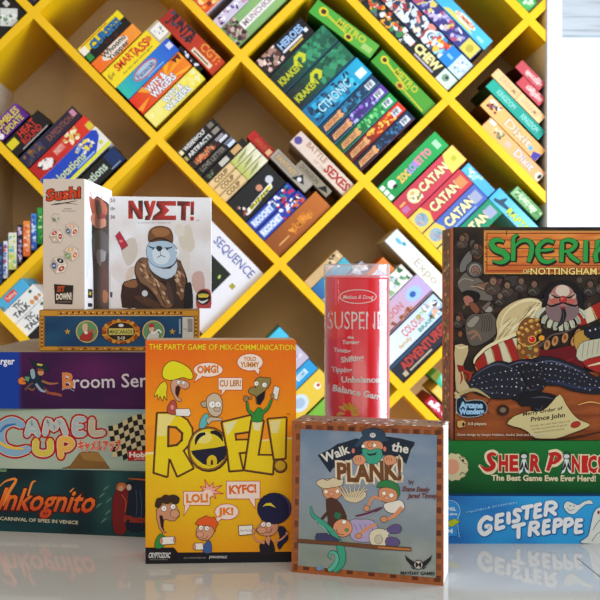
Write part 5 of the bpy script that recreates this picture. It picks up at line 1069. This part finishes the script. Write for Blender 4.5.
frM = fgbox('long navy game box with ornate gold border lying on the purple box', 39, 1.185, 0, 0.2, 0.2, 0.0513, TZ+0.2225, 4.0, '#a87426', {'top': '#7a5c34', 'left': '#a87426', 'right': '#c89038'}, 0.001)
a = Art(frM)
a.grid(44.5, 316, 193.5, 346.5, 30, 6, lambda x, y: mix('#14355c', '#1c4a6c', .5+.8*noise.noise(Vector((x*.03, y*.08, 3)))))
a.rect(40, 310.5, 58, 316, '#c08a2c', '#7a4e18', .4); a.rect(40, 346.4, 58, 350.6, '#c08a2c', '#7a4e18', .4); a.rect(182, 310.5, 198.6, 316, '#c08a2c', '#7a4e18', .4)
for k_ in range(62):
    x = 59+k_*2; c = ['#c8862c', '#5a2c10', '#d8a44c'][k_ % 3]
    a.ell(x, 312.8 + .7*math.sin(k_*1.7), 1.1, 1.0, c, n=8)
    if k_ % 2: a.ell(x, 348.8 + .5*math.sin(k_*1.3), 1.2, .9, c, n=8)
for k_ in range(16): a.ell(41.8, 318+k_*1.9, .9, .8, ['#d8a44c', '#6a3c14'][k_ % 2], n=8); a.ell(196, 318+k_*1.9, .9, .8, ['#d8a44c', '#6a3c14'][k_ % 2], n=8)
a.stroke([(58,315.6),(182,315.6)], .5, '#d8c08a', 0); a.stroke([(44.6,316),(44.6,346.4)], .6, '#7a4e18', 0)
a.done('border_print')
for cx_, hd in ((87, '#c8a880'), (153.5, '#a82c24')):
    a.ell(cx_, 331.6, 11.2, 11.2, '#c8a868'); a.ell(cx_, 331.6, 10.2, 10.2, '#5c8a5c'); a.poly([(cx_-7,339.6),(cx_-5,334),(cx_+1,331),(cx_+6,334),(cx_+4,340),(cx_,341)], '#a03028' if cx_ < 100 else '#c0c0bc', '#2c1c18', .4, 2)
    a.ell(cx_-2, 328.8, 3, 3.6, '#c8a890', '#2c1c18', .4); a.poly([(cx_-5,327.6),(cx_-4,323.6),(cx_,323.4),(cx_+1,327)], hd); a.taper([(cx_,334),(cx_+5,330),(cx_+8,333)], [1.4, 1.8, 1], '#b84c3c' if cx_ < 100 else '#e0dcd4'); a.ell(cx_-1, 332.6, 1.8, 1.6, '#d8d4cc')
for x in (67.5, 172.4):
    s_ = []
    for k_ in range(10):
        an = -math.pi/2+k_*math.pi/5; r_ = 3.4 if k_ % 2 == 0 else 1.4; s_.append((x+r_*math.cos(an), 331.6+r_*math.sin(an)))
    a.poly(s_, '#b8902c')
for k_ in range(22):
    an = k_*2*math.pi/22; a.ell(121+16.6*math.cos(an), 331.5+9.8*math.sin(an), 3.2, 2.6, ['#b8681c','#c88a34','#8a3c14'][k_ % 3], '#4a2410', .3, rot=an, n=9)
a.ell(121, 331.5, 14.4, 9.6, '#2c1c14', '#c8902c', .8); a.ell(121, 325.4, 2.6, 1.6, '#cfd0d4'); a.rect(108.6, 328.2, 133.6, 335, '#c8b860', '#5a3c14', .5)
a.text('MASCARADE', 109.8, 333.6, 22.6, 3.8, '#4a5c28', 0, .03); a.text('2-13', 117.6, 339.4, 7, 2.8, '#d8d0b8', 0, .03)
a.done('medallions')
a.rect(182.4, 317, 193.6, 340, '#bfbcb4'); [a.rect(187.6, 319+i*1.1, 192.6, 319.6+i*1.1, '#3a3a3e') for i in range(12)]; a.text('MADE', 183.4, 330, 3.4, 1.4, '#5a5a5e'); a.rect(179, 319, 180.6, 334, '#8a9cac')
a.done('barcode_sticker')

# ---------------------------------------------------------------- dice game box standing on top
frD = fgbox('narrow white dice game box with red lettering standing at the left end', 84.7, 1.197, 0.0535, 0.0535, 0.152, 0.165, TZ+0.2738, -4.0, '#cfc4ba', {'right': '#f4f4f4', 'top': '#e8e4de'}, 0.0008)  # front greyed and right face whitened, shade and daylight put into the colour
a = Art(frD)
a.text('Sushi', 47, 200.6, 33, 10.5, '#c8401c', .1, .035, '#4a1c12', .05, shear=.12); a.text('DICE', 74, 199.6, 7.4, 2.2, '#6a3a30', .1, .02)
a.taper([(50.6,205),(62,203.4),(77,200.6)], [.6, 1.3, .5], '#2c2420'); a.taper([(54,203.4),(66,203.2),(78,204.4)], [.4, .9, .4], '#6a625c')
a.done('title_lettering')
a.text('Henri', 64, 209.4, 8, 1.6, '#5a504a'); a.text('Kermarrec', 62, 211.6, 14, 1.5, '#5a504a')
a.done('author_lettering')
def die(x, y, s_, ro, c1, c2, c3):
    P = []
    for k_ in range(6):
        an = ro + k_*math.pi/3; P.append((x+s_*math.cos(an), y+s_*math.sin(an)))
    a.poly(P, '#d8d0c4', '#8a7e74', .4); a.poly([P[0], P[1], (x, y), P[5]], '#e2dcd2', '#9a8e84', .3); a.poly([P[1], P[2], P[3], (x, y)], '#b8aca0', '#9a8e84', .3)
    for k_, c in ((0, c1), (2, c2), (4, c3)):
        an = ro + k_*math.pi/3; X = x+s_*.52*math.cos(an); Y = y+s_*.52*math.sin(an)
        a.ell(X, Y, s_*.38, s_*.26, c, rot=an+1.57); a.ell(X, Y, s_*.16, s_*.11, mix(c, '#ffffff', .5), rot=an)
die(55.6, 218, 4.6, .2, '#7a9a54', '#2c3a34', '#c8b890'); die(71.6, 229.6, 7.4, .6, '#b8503c', '#3c6488', '#d8a08c'); die(56.4, 236.4, 7.4, 0, '#a82c24', '#c8b49c', '#b83428'); die(71, 253.4, 8, .4, '#d87c34', '#6c9a4c', '#d8a870'); die(58.6, 265, 9, .9, '#a84a2c', '#3c5c94', '#1c1c1c')
a.done('dice_illustration')
a.poly([(54,284),(73.4,285.4),(72.4,304.4),(55,303.6)], '#2a2018'); a.text('SIT', 57.4, 291.6, 7, 5.2, '#b84a24', 0, .05); a.text('DOWN!', 56.4, 299.6, 15, 5.4, '#d8cfc4', .02, .05, grow=.2); a.rect(57, 301.6, 71, 302.2, '#8a7e74')
a.done('publisher_logo')
a = Art(frD, 'right')
a.poly([(93,200),(97,196),(107,202),(110.4,206),(110.4,309),(93.6,309),(93,270),(91.6,240),(92,220)], '#2a2220', None, .5)
for pts, c in [([(89,196),(93,199),(98,198),(106,204),(107,214),(100,218),(92,214)], '#a8543c'), ([(90,218),(96,212),(104,216),(106,226),(96,228)], '#c07c60'), ([(95,200),(100,202),(102,212),(98,220)], '#5c3c34'), ([(99,214),(105,214),(105,218),(99,219)], '#8a1c1c'),
               ([(93,234),(100,230),(108,236),(109,250),(100,262),(93,252)], '#4c4846'), ([(97,250),(106,252),(103,266),(97,262)], '#8c8886'), ([(101,262),(108,270),(107,306),(100,306)], '#4a1c1a'), ([(103,290),(108,293),(107,302),(103,302)], '#a8602c')]: a.poly(pts, c, None, .5, 2)
a.stroke([(90,192),(92,197)], .8, '#c86a54', 0); a.stroke([(102,196),(101,202)], .8, '#c86a54', 0)
a.poly([(88,289),(92.6,289.4),(92.6,298),(88,297.8)], '#1c1a14'); a.ell(90.2, 293.4, 1.2, 2, '#c8b43c'); a.poly([(88,303),(92.4,303.4),(92.4,307),(88,306.8)], '#20242c')
a.poly([(86,206),(90,210),(92,236),(90,262),(87,280),(85.6,262)], '#dfe8ea')
a.done('side_illustration')

# ---------------------------------------------------------------- bear game box
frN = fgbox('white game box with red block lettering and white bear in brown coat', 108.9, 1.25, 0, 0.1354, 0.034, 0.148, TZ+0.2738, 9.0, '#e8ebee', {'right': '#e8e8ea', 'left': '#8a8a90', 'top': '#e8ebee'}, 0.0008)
a = Art(frN)
a.view(100, 180, 4.2857)
a.grid(40, 72, 476, 552, 24, 26, lambda x, y: mix(mix('#e6eaf0', '#d6ccc8', .5+.9*noise.noise(Vector((x*.06, y*.05, 3)))), '#ecf0f4', max(0, (222-y)/30)))
for pts, c in [([(340,225),(380,190),(400,240),(405,290),(370,310),(340,270)], '#cfc8b8'), ([(90,300),(110,260),(150,250),(160,320),(120,370)], '#c8bfb4'), ([(330,190),(360,200),(360,240),(320,230)], '#d8d2c8'), ([(400,400),(440,395),(450,470),(420,490),(395,450)], '#c8a8a0'), ([(120,380),(150,370),(140,420),(110,430)], '#d0c0b4'), ([(376,300),(340,330),(350,400),(385,380)], '#d6d2cc')]: a.poly(pts, c, None, .5, 3)
a.poly([(44,400),(120,480),(140,548),(44,548)], '#e6e2e4', '#c0b8b8', .3)
a.done('background_print')
def nl(pts): a.poly(pts, [mix('#3c2424', '#c03a30', max(0, min(1, (y-a_)/60))) for (x, y), a_ in zip(pts, [92]*len(pts))])
a.view(100, 180, 4.2857)
nl([(121,166),(121,88),(142,88),(164,128),(164,88),(184,88),(184,168),(163,168),(141,128),(141,166)])
nl([(190,89),(208,89),(214,116),(222,89),(240,89),(222,152),(212,172),(192,172),(194,156),(206,150),(188,100)])
nl([(244,90),(326,90),(326,111),(278,110),(298,130),(276,152),(326,152),(326,172),(222,172),(228,154),(258,131),(240,108)])
nl([(331,90),(386,92),(386,112),(370,112),(368,174),(346,172),(348,111),(331,111)])
nl([(388,92),(404,92),(402,150),(388,150)]); nl([(387,157),(402,157),(402,174),(387,174)])
a.text('TM', 412, 176, 14, 6, '#5a4a4a'); a.text('A GAME FOR THE BRAVE', 162, 186, 140, 5, '#8a7e80')
a.done('title_lettering')
a.poly([(95,450),(120,432),(160,425),(170,470),(160,545),(95,545)], '#3c2822', '#1c1210', .5, 2); a.poly([(105,440),(150,428),(168,440),(150,462),(110,456)], '#8a5c3c', None, .5, 2)
a.poly([(150,400),(152,362),(175,335),(205,335),(330,340),(352,370),(372,420),(378,480),(375,550),(152,550),(165,470)], '#3a2a26', '#1c1412', .5, 3)
for pts, c in [([(152,400),(154,362),(176,336),(206,338),(214,372),(240,410),(275,440),(300,480),(312,540),(270,545),(240,500),(205,460),(175,440)], '#7c5a42'),
               ([(318,352),(336,342),(354,372),(366,420),(372,470),(350,520),(330,480),(322,430),(312,400)], '#6c4e3a')]: a.poly(pts, c, '#241812', .6, 3)
rnd = random.Random(55)
for k_ in range(70):
    t = rnd.random(); x = 172+t*118+rnd.uniform(-16, 16); y = 362+t*160+rnd.uniform(-18, 18)
    if k_ > 50: x = 338+rnd.uniform(-12, 20); y = rnd.uniform(370, 490)
    a.k -= .7; a.taper([(x-9, y-7), (x, y), (x+6, y+9)], [.5, 2.6, .5], rnd.choice(['#96704f','#a88262','#5c402e','#c0a080','#7a5840']))
a.taper([(212,378),(238,418),(280,450),(304,500)], [.6,1.4,1.4,.6], '#2a1c16'); a.taper([(176,448),(214,476),(244,520)], [.6,1.4,.6], '#241812')
a.poly([(208,330),(240,372),(300,380),(330,350),(325,400),(285,425),(240,405),(212,375)], '#bcccdc', '#6a7a8a', .4, 2)
a.poly([(206,276),(225,262),(290,262),(318,278),(330,300),(328,340),(308,366),(270,376),(230,366),(204,335),(198,300)], '#a8c0d4', '#4a5c6c', .5, 3)
a.poly([(225,300),(250,296),(285,300),(300,325),(285,356),(255,362),(230,345)], '#ccdae6', None, .5, 3); a.poly([(240,286),(258,282),(268,292),(258,306),(246,302)], '#26303a', None, .5, 2); a.stroke([(246,332),(262,324),(280,330)], .7, '#3c4854'); a.stroke([(258,306),(260,324)], .5, '#3c4854', 0)
a.taper([(206,282),(222,290),(236,290)], [.6, 1.4, .5], '#2c3640'); a.taper([(312,286),(294,292),(276,290)], [.6, 1.6, .5], '#2c3640'); a.ell(228, 296, 4, 3, '#1c242c'); a.ell(288, 297, 4, 3, '#1c242c'); a.taper([(322,300),(336,306),(328,330)], [1.4, 2.6, 1], '#e4eaee')
a.poly([(208,262),(210,222),(232,202),(265,198),(298,208),(312,236),(310,268),(285,260),(260,258),(232,264)], '#70492c', '#2a1a10', .5, 3); a.poly([(222,214),(262,204),(296,216),(290,238),(240,242)], '#96683f', None, .5, 3); a.taper([(212,262),(260,250),(308,266)], [1, 2, 1], '#3a2416')
a.ell(192, 486, 13, 13, '#c8ccd0'); a.poly([(365,452),(378,440),(392,448),(398,548),(362,548)], '#221e20', '#100e10', .4, 2)
a.taper([(150,500),(200,520),(260,545)], [3, 8, 5], '#53382a'); a.stroke([(240,440),(262,500),(282,540)], .8, '#241814'); a.taper([(290,440),(300,490),(310,530)], [3, 6, 3], '#4c3a34')
a.poly([(66,240),(84,220),(120,280),(94,300)], '#b03040', '#6a1c28', .4); a.ell(90, 262, 8, 6, '#d87c84')
a.done('bear_illustration')
a.poly([(412,520),(414,490),(428,472),(450,466),(474,478),(474,550),(420,550)], '#b04848', None, .5, 3); a.ell(443, 503, 30, 31, '#1c1a18', '#4a1818', .6); a.ell(443, 495, 24, 9, '#c8b43c'); a.text('iello', 424, 503, 38, 14, '#e0cc4c', 0, .05, '#1c1a18'); a.taper([(420,515),(440,524),(464,512)], [.6, 2.4, .6], '#d0d8d4')
a.done('publisher_logo', M_SATIN)
for y in (88, 124, 160): a.text(['2-5', '10+', '30'][(y-88)//36], 46, y+6, 18, 14, '#6a5a60', 0, .02)
a.poly([(44,478),(54,482),(52,505),(44,500)], '#4c4c58')
a.view(); a.done('corner_icons')

# ---------------------------------------------------------------- red clear-topped tube
tu = thing('game_tube', 'tall clear cylinder with red label and white lettering standing between boxes', 'game tube', ((357-CX)/F*1.33, 1.33, TZ), 0, 'board games on the table')
RT = 0.0455; HT = 0.3235+0.0105
def lathe(name, prof, mat, parent, n=72, cols=None):
    mb = MB(); 
    for i in range(n):
        a0 = 2*math.pi*i/n; a1 = 2*math.pi*(i+1)/n
        for j in range(len(prof)-1):
            (r0, z0), (r1, z1) = prof[j], prof[j+1]
            q_ = [(r0*math.cos(a0), r0*math.sin(a0), z0), (r0*math.cos(a1), r0*math.sin(a1), z0), (r1*math.cos(a1), r1*math.sin(a1), z1), (r1*math.cos(a0), r1*math.sin(a0), z1)]
            mb.face(q_, (cols or ['#ffffff']*99)[j])
    o_ = mb.build(name, mat, parent)
    me = o_.data
    import bmesh
    bm = bmesh.new(); bm.from_mesh(me); bmesh.ops.remove_doubles(bm, verts=bm.verts, dist=1e-5); bm.to_mesh(me); bm.free()
    for p in me.polygons: p.use_smooth = True
    return o_
M_RED = attr_mat('red_label_card', 0.28, 0.5, 0.3, 0.02)
lathe('red_label', [(0, 0.002), (RT-0.0012, 0.002), (RT-0.0012, 0.004), (RT-0.0012, HT-0.016), (RT-0.004, HT-0.0155), (0, HT-0.0155)], M_RED, tu, cols=['#e01a26']*9)
lathe('clear_tube', [(RT, 0.001), (RT, HT-0.0205)], M_CLEAR, tu)
lathe('clear_lid', [(RT+0.0008, HT-0.0195), (RT+0.0014, HT-0.019), (RT+0.0014, HT-0.0165), (RT+0.0006, HT-0.016), (RT+0.0006, HT-0.002), (RT-0.0004, HT), (RT-0.003, HT), (RT-0.004, HT-0.001), (0, HT-0.0012)], M_LID, tu)
fr = Frame(tu, (RT-0.0012)*2, (RT-0.0012)*2, HT)
a = Art(fr, 'cyl', 1.2e-5, 8e-5)
TW = '#e6ddd6'
pe = [(358+18.2*math.cos(k_*math.pi/24), 296.6+6.8*math.sin(k_*math.pi/24)) for k_ in range(49)]
a._stroke(pe, .8, TW)
a.text('Melissa & Doug', 343, 298.8, 30, 3.6, TW, 0, .01, shear=.25)
a.text('SUSPEND', 327.5, 329.2, 59, 17.5, TW, 0, -.002)
for s_, x, y, w_, h_, ro in [('the', 347.5, 338.6, 6, 2.6, 0), ('Turning', 342.4, 344, 16.6, 3.6, 0), ('Twisting', 333.6, 351.4, 17, 3.8, -.1), ('Shifting', 341.4, 362.6, 22.6, 5.4, .12), ('Tipping', 331.6, 371.6, 20, 4.8, -.04), ('Unbalanced', 341.6, 382.4, 41.6, 5.6, 0), ('Balance Game', 332.6, 390.6, 53, 6, -.19)]:
    a.text(s_, x, y, w_, h_, TW, ro, .035)
a.done('white_lettering', M_RED)
for an in (-2.5, -2.0, -1.5, -1.0, -.45, .1, 2.9):
    c_, q_ = math.cos(an), math.sin(an); a.taper([(348+3*c_, 413+3*q_), (348+8*c_-2*q_, 413+7*q_+1*c_), (348+11.5*c_, 413+10*q_)], [1, 3.4, 1.2], '#d8a83c')
a.done('flower_print', M_RED)
# dark hairline seam in the table top
sm = Art(Frame(tb, 2, 2, TZ), 'top'); sm.put([(576.5,558),(577,557.6),(612,586),(611.4,586.6)], '#4a4e54'); sm.done('table_seam', M_CARD)
# ================================================================ light and camera
w = bpy.data.worlds.new('room_light'); SC.world = w; w.use_nodes = True
nt = w.node_tree; bgk = nt.nodes['Background']
bgk.inputs['Color'].default_value = (*hx('#e9ecf2'), 1); bgk.inputs['Strength'].default_value = 0.5
def area(name, loc, target, sx, sy, power, col):
    l = bpy.data.lights.new(name, 'AREA'); l.shape = 'RECTANGLE'; l.size = sx; l.size_y = sy; l.energy = power; l.color = hx(col)
    o = bpy.data.objects.new(name, l); COL.objects.link(o); o.location = loc
    o.rotation_euler = (Vector(target) - Vector(loc)).to_track_quat('-Z', 'Y').to_euler(); return o
area('window_daylight', (2.3, 1.75, 1.35), (0, 1.75, 1.3), 1.7, 1.7, 125, '#e2edff')
area('window_daylight', (-2.3, 0.7, 1.6), (0, 1.2, 1.1), 0.35, 1.5, 18, '#ffd090')  # warm lamp on the left, shaped for the streak on the tube
area('front_fill', (0.4, -0.9, 2.5), (0.1, 3.4, 1.2), 2.4, 1.2, 34, '#fff6e8')  # fill lamp added above the camera to brighten the shelf interior and box fronts
cam = bpy.data.cameras.new('camera'); co = bpy.data.objects.new('camera', cam); COL.objects.link(co)
co.location = (0, 0, H); co.rotation_euler = (math.radians(90), 0, 0)
cam.sensor_width = 36; cam.sensor_fit = 'HORIZONTAL'; cam.lens = F / 600 * 36
cam.shift_x = (300 - CX) / 600; cam.shift_y = (CY - 300) / 600
cam.clip_start = 0.05; cam.clip_end = 50
cam.dof.use_dof = True; cam.dof.focus_distance = 1.08; cam.dof.aperture_fstop = 20.0
SC.camera = co
SC.view_settings.view_transform = 'Standard'; SC.view_settings.look = 'None'
SC.view_settings.exposure = 0.06; SC.view_settings.gamma = 1.0; SC.view_settings.use_curve_mapping = False
